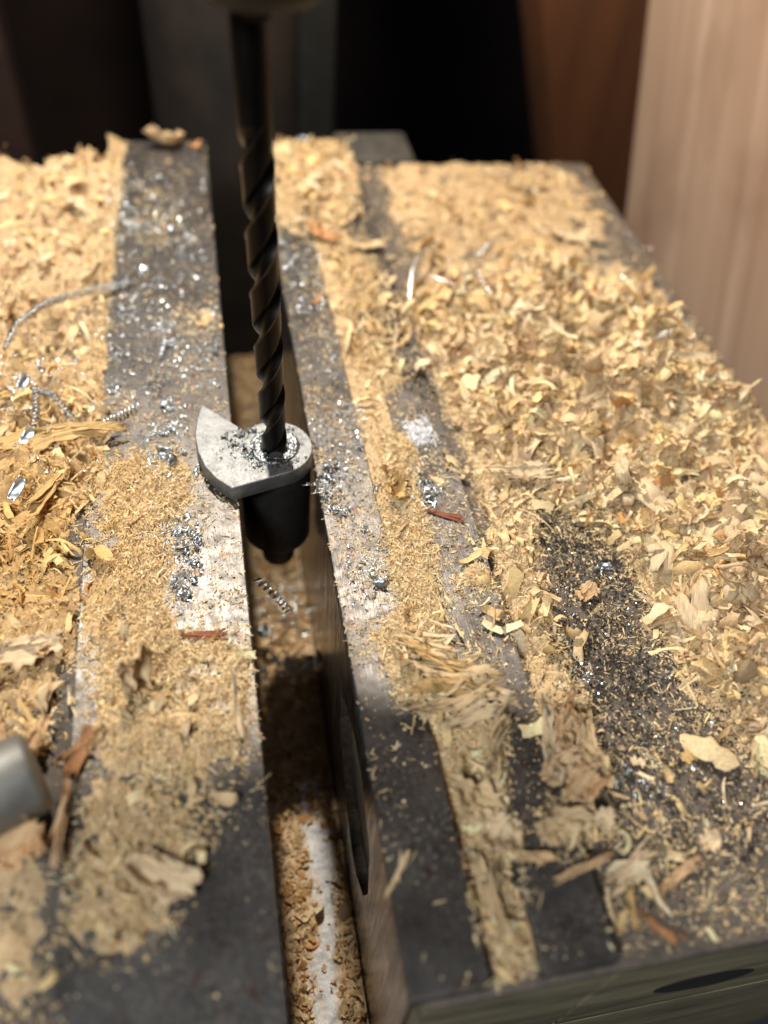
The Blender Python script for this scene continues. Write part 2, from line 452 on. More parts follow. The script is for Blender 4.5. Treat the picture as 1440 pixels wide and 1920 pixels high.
# ============================================================ flakes
def ribbons(P, L, W, yaw, pitch, roll, curl, cup, ns, nw, jit, r):
    """batch of bent ribbons, returns verts (N*(ns+1)*(nw+1),3), quads"""
    N = len(P); s = np.linspace(-.5, .5, ns + 1)
    ang = curl[:, None] * s[None]                                     # bend angle along the length
    dl = (L / ns)[:, None]
    cx = np.concatenate([np.zeros((N, 1)), np.cumsum(np.cos((ang[:, 1:] + ang[:, :-1]) / 2) * dl, 1)], 1); cx -= cx.mean(1, keepdims=True)
    cz = np.concatenate([np.zeros((N, 1)), np.cumsum(np.sin((ang[:, 1:] + ang[:, :-1]) / 2) * dl, 1)], 1); cz -= cz.mean(1, keepdims=True)
    t = np.linspace(-.5, .5, nw + 1)
    taper = (1 - .18 * (2 * np.abs(s)) ** 2)[None] * (1 + r.normal(0, .16, (N, ns + 1)))
    y = W[:, None, None] * t[None, None] * taper[:, :, None]
    zc = (cup * W)[:, None, None] * (t ** 2 - .1)[None, None]
    nx = -np.sin(ang)[:, :, None]; nz = np.cos(ang)[:, :, None]
    V = np.stack([cx[:, :, None] + nx * zc + 0 * y, y, cz[:, :, None] + nz * zc + 0 * y], -1)
    if ns > 2:
        for e_ in (0, -1): V[:, e_, :, 0] += r.normal(0, .05, (N, nw + 1)) * L[:, None]
    V += r.normal(0, 1, V.shape) * (jit * np.minimum(W, L))[:, None, None, None]
    def rot(V, a, ax):
        c = np.cos(a)[:, None, None]; q = np.sin(a)[:, None, None]; i, j = [(1, 2), (2, 0), (0, 1)][ax]
        A = V[..., i] * c - V[..., j] * q; B = V[..., i] * q + V[..., j] * c
        V = V.copy(); V[..., i] = A; V[..., j] = B; return V
    V = rot(V, roll, 0); V = rot(V, pitch, 1); V = rot(V, yaw, 2)
    V = V.reshape(N, -1, 3) + P[:, None]
    f = grid_faces(ns + 1, nw + 1); k = (ns + 1) * (nw + 1)
    F = (f[None] + (np.arange(N) * k)[:, None, None]).reshape(-1, 4)
    return V.reshape(-1, 3), F, k

PAL = np.array([(.83, .68, .43), (.78, .59, .32), (.70, .53, .33), (.86, .76, .55), (.62, .35, .15), (.46, .34, .22), (.79, .63, .34)]) * np.array([1.02, .94, .84])
def pick_tints(N, x, y, r, grey=0.0):
    px, py = project(np.stack([x, y, np.zeros_like(x)], -1))
    wts = np.array([.40, .20, .13, .14, .018, .035, .09]); idx = r.choice(len(PAL), N, p=wts / wts.sum()); c = PAL[idx]
    gold = np.clip((1 - np.abs(px - 60) / 260), 0, 1) * np.clip(1 - np.abs(py - 1000) / 420, 0, 1)      # damp golden dust on the left
    c = c * (1 - gold[:, None]) + c * np.array([.92, .78, .50]) * gold[:, None]
    c = c * r.normal(1, .10, (N, 1)).clip(.7, 1.2)
    return np.clip(c, 0, .9)

def sample_xy(L, n, r, x0, x1, y0=YN + .5, y1=180, noise=3.0, thr=.0, hgt=True, focus=True):
    out = []; tot = 0
    while tot < n:
        x = r.uniform(x0, x1, n * 3); y = r.uniform(y0, y1, n * 3)
        d = samp(L, x, y) if L is not None else np.ones_like(x)
        d = d * (.25 + 1.3 * np.clip((fbm(x, y, noise, 3, 11) - .35) * 3, 0, 1))
        if focus:  # pieces thin out where they are too small to resolve
            d = d * np.clip(1.15 - (y + 60) / 260, .35, 1)
        k = (r.random(len(x)) < d) & edge_ok(x, y); x, y = x[k], y[k]
        if len(x) == 0: break
        out.append(np.stack([x, y], 1)); tot += len(x)
        if len(out) > 30: break
    a = np.concatenate(out); r.shuffle(a); return a[:n]

ZONES = [  # name, x0, x1, label
    ('left', -112, -46.2, 'golden sawdust and shavings heaped over the board left of the wide steel bar'),
    ('wide', -46.2, -10.3, 'pale sawdust strewn in ragged patches on the wide left steel bar'),
    ('groove', 9.6, 46.2, 'matted sawdust packed in the groove and spilled over the two narrow right bars'),
    ('right', 46.2, 144, 'big loose heap of pale sawdust and shavings on the open board at right'),
]
COVL = np.clip(HMAP / 1.2, 0, 1)
def build_zone(zn, x0, x1, label, ngr, nfib, nfl, seed):
    r = np.random.default_rng(seed)
    i0 = np.searchsorted(gx, x0 - step * .5); i1 = np.searchsorted(gx, x1 + step * .5)
    sx, sy, sz, sh = GX[i0:i1, :], GY[i0:i1, :], GZ[i0:i1, :], GH[i0:i1, :]
    V = np.stack([sx, sy, sz], -1).reshape(-1, 3)
    V[:, 2] += r.normal(0, .09, len(V)) * (sh.ravel() > .1)
    F = grid_faces(sx.shape[0], sx.shape[1]); hh = sh.ravel()
    F = F[(hh[F] > -.12).any(1) & (hh[F] > -.9).all(1)]
    used = np.unique(F); remap = np.full(len(V), -1); remap[used] = np.arange(len(used))
    V = V[used]; F = remap[F]
    T = np.array([.66, .47, .27])[None] * (.78 + .45 * fbm(V[:, 0], V[:, 1], 1.6, 3, 9))[:, None]
    px, py = project(V); gold = np.clip((1 - np.abs(px - 60) / 260), 0, 1) * np.clip(1 - np.abs(py - 1000) / 420, 0, 1)
    T = T * (1 - gold[:, None]) + T * np.array([.9, .76, .48]) * gold[:, None]
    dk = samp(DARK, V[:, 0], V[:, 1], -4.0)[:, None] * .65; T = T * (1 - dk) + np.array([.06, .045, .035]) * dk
    Vs, Fs, Ts = [V], [F], [T]; off = len(V)
    def add(P, L, W, pit, curl, cup, ns, nw, jit, tint):
        nonlocal off
        N = len(P)
        v, f, k = ribbons(P, L, W, r.uniform(0, 6.28, N), pit, r.normal(0, .7, N), curl, cup, ns, nw, jit, r)
        Vs.append(v); Fs.append(f + off); Ts.append(np.repeat(tint, k, 0)); off += len(v)
    # fine grains
    A = np.concatenate([sample_xy(COVL, int(ngr * .72), r, x0, x1), sample_xy(GRAIN, int(ngr * .28), r, x0, x1, noise=6)])
    A = A[r.random(len(A)) > .8 * samp(CHIP, A[:, 0], A[:, 1])]
    z, h = surf_z(A[:, 0], A[:, 1]); N = len(A)
    L = r.lognormal(-.75, .42, N).clip(.18, 1.6); P = np.c_[A, z + r.uniform(0.02, .35, N) * np.where(h > 0, 1, .45)]
    add(P, L, L * r.uniform(.35, .8, N), r.normal(0, .7, N), r.normal(0, .5, N), np.zeros(N), 1, 1, .16, pick_tints(N, A[:, 0], A[:, 1], r))
    # fibres
    A = np.concatenate([sample_xy(COVL, int(nfib * .85), r, x0, x1), sample_xy(GRAIN, int(nfib * .15), r, x0, x1, noise=8)])
    A = A[r.random(len(A)) > .6 * samp(CHIP, A[:, 0], A[:, 1])]
    z, h = surf_z(A[:, 0], A[:, 1]); N = len(A); L = r.lognormal(.35, .45, N).clip(.6, 4.5)
    P = np.c_[A, z + r.uniform(0.1, .7, N) * np.where(h > 0, 1, .35)]
    add(P, L, r.uniform(.10, .38, N), r.normal(0, .42, N) * np.where(h > 0, 1, .3), r.normal(0, 1.1, N), np.zeros(N), 3, 1, .12, pick_tints(N, A[:, 0], A[:, 1], r) * 1.03)
    # small and middling flakes
    if nfl:
        A = sample_xy(CHIP, nfl, r, x0, x1, noise=7, focus=False)
        z, h = surf_z(A[:, 0], A[:, 1]); N = len(A); L = r.lognormal(1.42, .48, N).clip(1.4, 12)
        if zn != 'right': L *= .75
        W = L * r.uniform(.12, .42, N); P = np.c_[A, z + r.uniform(.1, 1.0, N) * np.minimum(L * .4, 2.6)]
        add(P, L, W, r.normal(0, .6, N), r.choice([-1, 1], N) * r.uniform(.5, 3.2, N), r.normal(0, 1.2, N), 6, 2, .05, pick_tints(N, A[:, 0], A[:, 1], r) * 1.04)
        ns_ = int(nfl * .22); A = sample_xy(CHIP, ns_, r, x0, x1, noise=7, focus=False)
        z, h = surf_z(A[:, 0], A[:, 1]); N = len(A); L = r.lognormal(1.75, .4, N).clip(3, 14)
        add(np.c_[A, z + r.uniform(.3, 1.0, N) * np.minimum(L * .3, 2.4)], L, r.uniform(.25, 1.0, N), r.normal(0, .35, N), r.choice([-1, 1], N) * r.uniform(.3, 2.6, N), r.normal(0, 1.0, N), 7, 1, .06, pick_tints(N, A[:, 0], A[:, 1], r) * 1.04)
    me = mesh_np('sawdust', np.concatenate(Vs), np.concatenate(Fs), np.clip(np.concatenate(Ts), 0, .92), M['dust'])
    tag(obj('sawdust', me), label, 'sawdust', kind='stuff')

# ============================================================ structure: board, slot, background
board = tag(obj('board', None), kind='structure')
obj('board_panel', box_mesh('board_panel', 12.5, XR, YN - 1.0, YF, -6, -4, M['board'], .5), board)
obj('board_panel', box_mesh('board_panel', -260, -11.5, YN - 60, YF, -6, -4, M['board'], .5), board)
M['cavity'] = mat_simple('shaded_gap_core', (.020, .015, .011), .6, 0, .8, .6, .2)  # dark colour paints the shade inside the gaps between board layers
obj('board_core', box_mesh('board_core', 40, 60, YN + 4, YF - 4, -198, -7, M['cavity'], 0), board)
def edge_panel(x0, x1, z0, z1, yy, mt):
    return box_mesh('board_layer', x0, x1, yy, YF - 2, z0, z1, mt, .15)
for (z0, z1, dy) in ((-58.0, -6.1, .3), (-61.5, -58.2, 3.5), (-200, -61.7, .5)):
    rc_ = M['cavity'] if dy > 3 else M['edge']
    obj('board_layer', edge_panel(12.6, 47.3, z0, z1, YN - 1.0 + dy, rc_), board)
    obj('board_layer', edge_panel(48.1, XR - .6, z0, z1, YN - 1.1 + dy, rc_), board)
    obj('board_layer', edge_panel(-259, -13.6, z0, z1, YN - 60 + dy, rc_), board)
k_ = hit_axis(1320, 1838, 1, YN - .7)
obj('knot_hole', lathe('knot_hole', [(.001, .35), (.8, .3), (1.0, 0), (.001, -.3)], mat_simple('dark_knot', (.008, .006, .004), .8, 0, .8, .4, .1), 32), board, (k_[0], k_[1] + .05, k_[2]), (math.radians(90), math.radians(12), 0)).scale = (13.5, 8.5, 1)
# slot floor
floor = tag(obj('slot_floor', box_mesh('slot_floor', -13, 13, -200, 150, -90, -84, M['board'], 0)), kind='structure')

def bar_mesh(x0, x1, y0, y1, z0, z1):
    return box_mesh('steel_bar', x0, x1, y0, y1, z0, z1, M['bar'], .28, 2)
b = tag(obj('steel_bar', bar_mesh(-46.2, -10.3, -182, 181, -4, 0)), 'wide flat steel bar on the left with mill marks and sawdust on it', 'steel bar')
b = tag(obj('steel_bar', bar_mesh(9.6, 23.3, YN, 181, -4, 0)), 'narrow steel bar forming the right lip of the deep slot', 'steel bar')
b = tag(obj('steel_bar', bar_mesh(32.6, 46.2, YN, 181, -4, 0)), 'narrow steel bar farthest right, beside the open heap of shavings', 'steel bar')

# slot side plates; the right one has a long lens-shaped opening cut through it
def side_plate(x, sign, y0, lens):
    import bmesh
    bm = bmesh.new()
    def loop(p): 
        vs = [bm.verts.new((x * MM, q[0] * MM, q[1] * MM)) for q in p]; return [bm.edges.new((vs[i], vs[(i + 1) % len(vs)])) for i in range(len(vs))], vs
    e, _ = loop([(y0, -4.05), (176, -4.05), (176, -84), (y0, -84)])
    if lens:
        e2, v2 = loop(lens); e = e + e2
    bmesh.ops.triangle_fill(bm, use_beauty=True, edges=e)
    if lens:
        b2 = [bm.verts.new((v.co.x + sign * 5 * MM, v.co.y, v.co.z)) for v in v2]; n = len(b2)
        for i in range(n): bm.faces.new((v2[i], v2[(i + 1) % n], b2[(i + 1) % n], b2[i])).material_index = 1
        bm.faces.new(b2).material_index = 1
    me = bpy.data.meshes.new('side_plate'); bm.to_mesh(me); bm.free(); me.materials.append(M['wall']); me.materials.append(M['rustpocket'])
    return me
M['rustpocket'] = mat_simple('rusty_pocket', (.030, .019, .012), .75, .1, .6, .7, .4)
LENS = [(640, 1300), (638, 1345), (641, 1400), (645, 1452), (651, 1520), (659, 1590), (668, 1640), (681, 1680), (690, 1676), (693, 1600), (686, 1530), (677, 1452), (664, 1380), (650, 1325)]
LENS = [tuple(hit_axis(a_, b_, 0, 9.7)[1:]) for a_, b_ in LENS]
tag(obj('side_plate', side_plate(9.7, 1, YN, LENS)), 'scratched steel plate lining the right wall of the slot, with a dark lens-shaped opening', 'steel plate')
tag(obj('side_plate', side_plate(-10.4, -1, -182, None)), 'scratched steel plate lining the left wall of the slot', 'steel plate')

# sawdust on the slot floor
def slot_fill():
    r = np.random.default_rng(91)
    xs = np.arange(-10.2, 9.6, .5); ys = np.arange(-180, 150, .5); X, Y = np.meshgrid(xs, ys, indexing='ij')
    Z = -83.5 + 3.0 * fbm(X, Y, 7, 4, 21) + 1.2 * fbm(X, Y, 1.8, 3, 22)
    ym = hit(560, 1215, -74)[1]; Z += 5 * np.exp(-((Y - ym) / 15) ** 2)
    white = np.clip((fbm(X * 1.0, Y * .3, 5, 3, 33) - .26) * 7, 0, 1) * np.clip(1.9 - np.abs(X - 1.0 - 2 * np.sin(Y / 14)) / 2.6, 0, 1) * (Y < -48)
    Z += white * .8
    T = np.array([.72, .52, .31])[None, None] * (.55 + .9 * fbm(X, Y, 3, 3, 5))[..., None]
    T = T * (1 - .55 * np.clip((Y + 2) / 30, 0, 1))[..., None]  # shade around and behind the boss painted into the sawdust colour
    T = T * (1 - white[..., None]) + np.array([.86, .84, .82]) * white[..., None]
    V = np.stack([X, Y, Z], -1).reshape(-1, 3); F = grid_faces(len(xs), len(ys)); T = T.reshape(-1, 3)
    N = 12000; x = r.uniform(-10, 9.4, N); y = r.uniform(-180, 149, N)
    zi = Z[np.clip(((x + 10.2) / .5).astype(int), 0, len(xs) - 1), np.clip(((y + 180) / .5).astype(int), 0, len(ys) - 1)]
    wi = white[np.clip(((x + 10.2) / .5).astype(int), 0, len(xs) - 1), np.clip(((y + 180) / .5).astype(int), 0, len(ys) - 1)]
    k = (r.random(N) > wi * .97) & (r.random(N) < .75); x, y, zi = x[k], y[k], zi[k]; N = len(x)
    L = r.lognormal(.15, .6, N).clip(.4, 6)
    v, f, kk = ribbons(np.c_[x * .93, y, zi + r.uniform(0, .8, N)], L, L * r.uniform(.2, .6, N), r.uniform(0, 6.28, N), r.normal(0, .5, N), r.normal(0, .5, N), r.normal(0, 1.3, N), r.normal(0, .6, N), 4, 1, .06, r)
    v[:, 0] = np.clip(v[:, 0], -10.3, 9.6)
    t = np.repeat(PAL[r.choice(7, N, p=[.15, .15, .15, .05, .3, .15, .05])] * .95 * (1 - .5 * np.clip((y + 2) / 30, 0, 1))[:, None], kk, 0)  # loose flakes carry the same painted shade
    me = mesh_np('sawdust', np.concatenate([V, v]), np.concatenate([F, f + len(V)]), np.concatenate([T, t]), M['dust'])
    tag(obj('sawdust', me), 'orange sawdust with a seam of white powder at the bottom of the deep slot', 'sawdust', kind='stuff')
slot_fill()

for k, (zn, x0, x1, lab) in enumerate(ZONES):
    ngr, nfib, nfl = dict(left=(22000, 11000, 1500), wide=(26000, 8000, 150), groove=(34000, 15000, 1000), right=(60000, 30000, 6500))[zn]
    build_zone(zn, x0, x1, lab, ngr, nfib, nfl, 100 + k)

# dark grit and tiny bright chips
def scatter_stuff(name, L, n, seed, lo, hi, mat, label, cat, zoff=.1, ns=1, curl=.4, wr=(.4, .9)):
    r = np.random.default_rng(seed)
    A = sample_xy(L, n, r, -100, XR - 1, noise=3.5, focus=False); z, h = surf_z(A[:, 0], A[:, 1]); N = len(A)
    Ls = r.uniform(lo, hi, N) * r.uniform(.6, 1, N)
    v, f, k = ribbons(np.c_[A, z + zoff + r.uniform(0, .3, N)], Ls, Ls * r.uniform(*wr, N), r.uniform(0, 6.28, N), r.normal(0, .6, N), r.normal(0, .6, N), r.normal(0, curl, N), r.normal(0, .3, N), ns, 1, .14, r)
    tag(obj(name, mesh_np(name, v, f, mat=mat)), label, cat, kind='stuff')
scatter_stuff('black_grit', DARK, 8500, 5, .25, 1.1, M['grit'], 'black metallic grit mixed into the dust right of the narrow bars', 'grit')
scatter_stuff('metal_fines', GLINT, 2600, 6, .2, .8, M['swarf'], 'tiny bright metal flecks glittering all over the bars and board', 'metal flecks', .15, 2, 1.5)

# ============================================================ individual shavings
def shaving_mesh(name, L, W, mat, **k):
    V, F = shaving_arrays(L, W, **k)
    return mesh_np(name, V, F, mat=mat, smooth=True)
def shaving_arrays(L, W, curl=2.0, cup=.5, wrinkle=.12, th=.16, ns=14, nw=6, seed=0, ragged=.25, spiral=0.0, twist=.3, ribs=0):
    r = np.random.default_rng(seed); s = np.linspace(0, 1, ns + 1); t = np.linspace(-.5, .5, nw + 1)
    kap = curl * (1 + .5 * np.sin(s * 5 + r.uniform(0, 6))) * (1 + spiral * s); ang = np.cumsum(kap) / (ns + 1); ang -= ang.mean()
    x = np.cumsum(np.cos(ang)) * L / ns; z = np.cumsum(np.sin(ang)) * L / ns; x -= x.mean(); z -= z.mean()
    endr = np.clip(np.minimum(s, 1 - s) * 8, .75, 1)
    sm = lambda q: np.convolve(np.pad(q, 1, mode='edge'), [.3, .5, .3], 'valid')
    e1 = 1 + sm(r.normal(0, ragged, ns + 1)); e2 = 1 + sm(r.normal(0, ragged, ns + 1))
    tw = twist * (s - .5) * 2
    G = np.zeros((ns + 1, nw + 1, 3))
    for j, tt in enumerate(t):
        e = (e1 if tt < 0 else e2); yy = W * tt * (1 + (e - 1) * abs(tt) * 2) * endr
        zz = cup * W * (tt * tt - .08)
        lx = r.normal(0, ragged * .9) * L / ns
        endj = r.normal(0, ragged) * L * .16 * np.clip(1 - s * 5, 0, 1) + r.normal(0, ragged) * L * .16 * np.clip(1 - (1 - s) * 5, 0, 1)
        nxv = -np.sin(ang); nzv = np.cos(ang)
        G[:, j, 0] = x + nxv * zz + endj; G[:, j, 1] = yy * np.cos(tw); G[:, j, 2] = z + nzv * zz + yy * np.sin(tw)
    wr = fbm(*np.meshgrid(s * ns * .8, t * nw * 1.3, indexing='ij'), 2.0, 3, seed % 40) - .5
    if ribs: wr = wr + .5 * np.sin(t * ribs * 6.28)[None]
    dx = np.gradient(G, axis=0); dy = np.gradient(G, axis=1); n = np.cross(dx, dy); n /= np.linalg.norm(n, axis=2, keepdims=True) + 1e-9
    G = G + n * (wr * wrinkle * W)[..., None]
    a = (G + n * th / 2).reshape(-1, 3); bb = (G - n * th / 2).reshape(-1, 3); k = len(a)
    F = grid_faces(ns + 1, nw + 1); Fb = F[:, ::-1] + k
    idx = np.arange(k).reshape(ns + 1, nw + 1); rim = np.concatenate([idx[0, :], idx[1:, -1], idx[-1, -2::-1], idx[-2:0:-1, 0]])
    r2 = np.roll(rim, -1); S = np.stack([rim, r2, r2 + k, rim + k], 1)
    return np.concatenate([a, bb]), np.concatenate([F, Fb, S])

def bundle_mesh(name, L, W, mat, seed, n=3, **k):
    """a shaving that split into a few layers still joined at one end"""
    r = np.random.default_rng(seed); Vs, Fs, off = [], [], 0
    for q in range(n):
        V, F = shaving_arrays(L * r.uniform(.55, 1), W * r.uniform(.35, 1), seed=seed * 7 + q, **{**k, 'curl': k.get('curl', 2) * r.uniform(.4, 1.4)})
        a, b_ = r.normal(0, .35), r.normal(0, .30); R1 = np.array([[math.cos(a), -math.sin(a), 0], [math.sin(a), math.cos(a), 0], [0, 0, 1]]); R2 = np.array([[math.cos(b_), 0, math.sin(b_)], [0, 1, 0], [-math.sin(b_), 0, math.cos(b_)]])
        V = V @ (R1 @ R2).T + np.array([r.normal(0, .10) * L, r.normal(0, .14) * W, q * .28 - .2]); Vs.append(V); Fs.append(F + off); off += len(V)
    return mesh_np(name, np.concatenate(Vs), np.concatenate(Fs), mat=mat, smooth=False)
VAR = []; VTONE = []
for k in range(48):
    L = 8 + 12 * random.random() ** 1.5; W = L * random.uniform(.2, .40)
    mk = ['pale', 'cream', 'pale', 'peach', 'cream', 'pale', 'cream'][k % 7]; VTONE.append({'pale': 'straw-coloured', 'cream': 'creamy', 'peach': 'pinkish-tan'}[mk])
    VAR.append(bundle_mesh('wood_shaving', L, W, M[mk], 200 + k, random.choice([1, 2, 3, 3]), curl=random.choice([-1, 1]) * random.uniform(1.4, 5.8), cup=random.uniform(-1.2, 1.2), wrinkle=.2, th=.2, ns=11, nw=4, ragged=.3, spiral=random.random(), twist=random.uniform(-1.1, 1.1), ribs=random.choice([0, 2, 3])))
GOLD = [bundle_mesh('wood_shaving', random.uniform(5, 10), random.uniform(1.6, 3.2), M[random.choice(['gold', 'gold', 'olive'])], 300 + k, 2, curl=random.uniform(-2.5, 2.5), cup=random.uniform(-.8, .8), wrinkle=.2, th=.16, ns=10, nw=4, ragged=.4, twist=random.uniform(-.9, .9)) for k in range(12)]
def ground(x, y):
    z, h = surf_z(np.array([x]), np.array([y])); return float(z[0])
def put_shaving(me, x, y, sc_=1.0, dz=.8, rot=None, label=None, group=None, name='wood_shaving', cat='wood shaving', z=None):
    o = obj(name, me, None, (x, y, (ground(x, y) if z is None else z) + dz), rot or (random.gauss(0, .5), random.gauss(0, .45), random.uniform(0, 6.28)))
    o.scale = (sc_,) * 3
    return tag(o, label, cat, group)
def scatter_shavings(polys, n, variants, label, group, smin=.7, smax=1.25, seed=0, dz=(.4, 1.6)):
    r = np.random.default_rng(seed); L = layer([(p, 1.0, 8) for p in polys]); c = 0
    pts = []
    for _ in range(20000):
        if c >= n: break
        x = r.uniform(-100, XR - 2); y = r.uniform(YN + 3, 165)
        if not edge_ok(np.array([x]), np.array([y]))[0]: continue
        if samp(L, np.array([x]), np.array([y]), base_z(np.array([x]), np.array([y])))[0] < r.random(): continue
        if any((x - a) ** 2 + (y - b_) ** 2 < 9 for a, b_ in pts): continue
        pts.append((x, y)); c += 1
        vi = r.integers(len(variants)); lb, gp = label, group
        if variants is VAR:
            lb = VTONE[vi] + ' ' + label; gp = VTONE[vi] + ' ' + group
        put_shaving(variants[vi], x, y, r.uniform(smin, smax), r.uniform(*dz), label=lb, group=gp)
HEAP = [(760, 540), (1000, 500), (1210, 540), (1310, 660), (1480, 880), (1480, 1380), (1330, 1230), (1190, 1020), (1080, 940), (960, 880), (880, 830), (820, 720)]
HEAPS = [([(740, 520), (1000, 500), (1210, 540), (1270, 620), (780, 640)], 36, 'curl along the blurred back edge of the right-hand heap', 'curls at the back of the heap', .5, .85),
         ([(800, 640), (1100, 640), (1130, 880), (960, 880), (880, 830), (830, 740)], 62, 'curl on the steep left flank of the right-hand heap', 'curls on the left flank of the heap', .65, 1.2),
         ([(1100, 640), (1290, 640), (1420, 820), (1420, 900), (1130, 880)], 48, 'curl on the crest of the right-hand heap', 'curls on the crest of the heap', .6, 1.05),
         ([(1090, 900), (1480, 900), (1480, 1380), (1330, 1230), (1190, 1020)], 74, 'curl on the lower slope of the right-hand heap', 'curls on the lower slope of the heap', .6, 1.15)]
for k, (p_, n_, l_, g_, a_, b_) in enumerate(HEAPS): scatter_shavings([p_], n_, VAR, l_, g_, a_, b_, 40 + k, (.6, 2.4))
scatter_shavings([[(1250, 1130), (1480, 1080), (1480, 1420), (1400, 1380), (1300, 1250)]], 22, VAR, 'crumbly shaving in the lower corner of the right-hand heap', 'shavings in the lower corner of the heap', .6, 1.1, 2)
scatter_shavings([[(-60, 320), (200, 290), (175, 720), (-60, 720)]], 16, VAR, 'blurred shaving on the sawdust bank at the far left', 'shavings on the far left bank', .6, 1.1, 3)
scatter_shavings([[(-60, 760), (150, 780), (130, 1020), (-60, 1180)]], 20, GOLD, 'damp golden shaving on the board left of the wide bar', 'golden shavings left of the wide bar', .6, 1.1, 4)
scatter_shavings([[(-40, 1180), (125, 1200), (110, 1400), (-40, 1420)]], 12, GOLD, 'creased yellowish shaving above the grey rod end', 'shavings above the grey rod', .7, 1.3, 5)
scatter_shavings([[(680, 290), (1050, 310), (1120, 430), (960, 500), (760, 500)]], 16, VAR, 'out of focus shaving on the dusty far right part of the board', 'shavings on the far right board', .5, .9, 6, (.2, .7))
scatter_shavings([[(180, 1210), (440, 1210), (420, 1420), (180, 1430)]], 14, VAR, 'small shaving in the sawdust patch on the wide bar', 'shavings on the wide bar', .25, .45, 7, (.2, .7))
scatter_shavings([[(160, 1500), (370, 1540), (300, 1700), (240, 1770), (150, 1740)]], 6, VAR, 'shaded shaving in the ragged clump at the near end of the wide bar', 'shavings in the near clump', .25, .45, 8, (.2, .9))
scatter_shavings([[(525, 280), (640, 280), (670, 410), (560, 450)]], 9, VAR, 'shaving at the far end of the slot lip bar', 'shavings at the far end of the middle bar', .6, 1.0, 9)

def at(px, py, z=0.0): p = hit(px, py, z); return float(p[0]), float(p[1])
def special(px, py, zp, L, W, mk, label, rot, curl=1.5, cup=.4, seed=0, dz=.6, name='wood_shaving', cat='wood shaving', **k):
    x, y = at(px, py, zp)
    k.setdefault('ragged', .4); k.setdefault('ribs', 2); k.setdefault('ns', 18); k.setdefault('nw', 8); k.setdefault('wrinkle', .10)
    k.setdefault('th', .2); big = 40 <= seed < 80
    Vs, Fs, off = [], [], 0; r = np.random.default_rng(seed)
    for q in range((5 if big else 3) if L > 6 else 1):
        V, F = shaving_arrays(L * (1 if q == 0 else r.uniform(.5, 1.05)), W * (.8 if q == 0 else r.uniform(.12, .4)), curl=curl * (1 if q == 0 else r.uniform(.3, 1.9)), cup=cup, seed=seed * 9 + q, **k)
        if q:
            a = r.normal(0, .22); V = V @ np.array([[math.cos(a), math.sin(a), 0], [-math.sin(a), math.cos(a), 0], [0, 0, 1]]) + np.array([r.normal(0, .12) * L, r.uniform(-.5, .5) * W, r.uniform(.1, .8)])
        Vs.append(V); Fs.append(F + off); off += len(V)
    me = mesh_np(name, np.concatenate(Vs), np.concatenate(Fs), mat=M[mk], smooth=True)
    return put_shaving(me, x, y, 1, dz, rot, label, None, name, cat, z=max(zp, ground(x, y)))
R_ = math.radians
special(312, 268, 2, 15, 11, 'pale', 'large shell-like shaving standing at the far end of the wide bar', (R_(-35), R_(10), R_(5)), 2.6, .9, 11, 2.2)
special(365, 275, 1, 6, 3, 'orange', 'small orange-tipped curl right of the shell-like shaving', (0, 0, R_(20)), 2, .5, 12, .8)
special(600, 440, 1, 12, 4, 'orange', 'blurred orange-brown shaving lying across the far middle bar', (0, R_(10), R_(-50)), 1, .6, 13, .9)
special(595, 565, 0, 6, 1.8, 'orange', 'small red-brown sliver on the lip bar behind the drill', (0, 0, R_(40)), 1, .4, 14, .4)
special(685, 465, 1, 13, 3.5, 'olive', 'greenish flat shaving bridging the groove behind the drill', (0, 0, R_(5)), .8, .4, 15, 1.0)
special(1070, 445, -3, 17, 6, 'cream', 'single cream shaving alone on the dusty far board', (R_(8), 0, R_(-12)), .9, .6, 16, 1.2)
special(1205, 520, -2, 9, 4, 'gold', 'short curl near the right edge of the board', (0, 0, R_(0)), 2, .5, 17, 1.2)
special(130, 830, 1, 24, 4.5, 'gold', 'long golden shaving arching over the edge of the wide bar', (R_(25), R_(-6), R_(10)), -1.1, .5, 18, 2.2, ragged=.35, ns=24)
special(88, 935, 0, 21, 3.2, 'gold', 'golden shaving strip hanging down the left heap', (R_(20), R_(10), R_(72)), .9, .4, 19, 1.6, ragged=.25, ns=20)
special(40, 830, 1, 12, 5, 'gold', 'broad golden flake in the left heap below the metal curls', (R_(20), 0, R_(30)), 1.2, .6, 20, 1.2)
special(265, 1268, 4, 15, 6.5, 'olive', 'greenish pod-like shaving standing up from the wide bar', (R_(48), R_(-62), R_(80)), 1.6, 1.1, 21, 1.5, ns=18)
special(445, 1325, 3, 13, 1.2, 'cream', 'thin curved shaving strand leaning at the slot edge', (R_(15), R_(-30), R_(92)), .9, .4, 22, .8, ragged=.1, ns=18)
special(150, 1412, 1.5, 10, 2.6, 'orange', 'bent orange shaving beside the grey rod end', (R_(15), R_(-20), R_(60)), 1.8, .6, 23, .8)
special(115, 1545, 2, 16, 1.9, 'peach', 'straight pinkish strip lying along the near left bar edge', (R_(10), R_(4), R_(85)), .4, .4, 24, .5, ns=18, ragged=.15)
special(35, 1590, 2, 9.5, 9.5, 'peach', 'rolled tan shaving curled into a tube under the grey rod', (R_(5), R_(-12), R_(38)), .5, 1.9, 25, 1.0, nw=12)
special(70, 1385, 1, 9, 2.6, 'peach', 'ragged tan splinter touching the tip of the grey rod', (R_(20), R_(25), R_(75)), .8, .6, 26, 1.0)
special(60, 1230, -1, 13, 7, 'cream', 'crumpled cream sheet beside the lower left bar edge', (R_(15), R_(10), R_(20)), 1.5, .6, 27, 2.0)
special(420, 1500, .4, 6, 3, 'olive', 'small notched chip lying alone on the shaded wide bar', (R_(20), 0, R_(-20)), 2.4, .7, 28, .7)
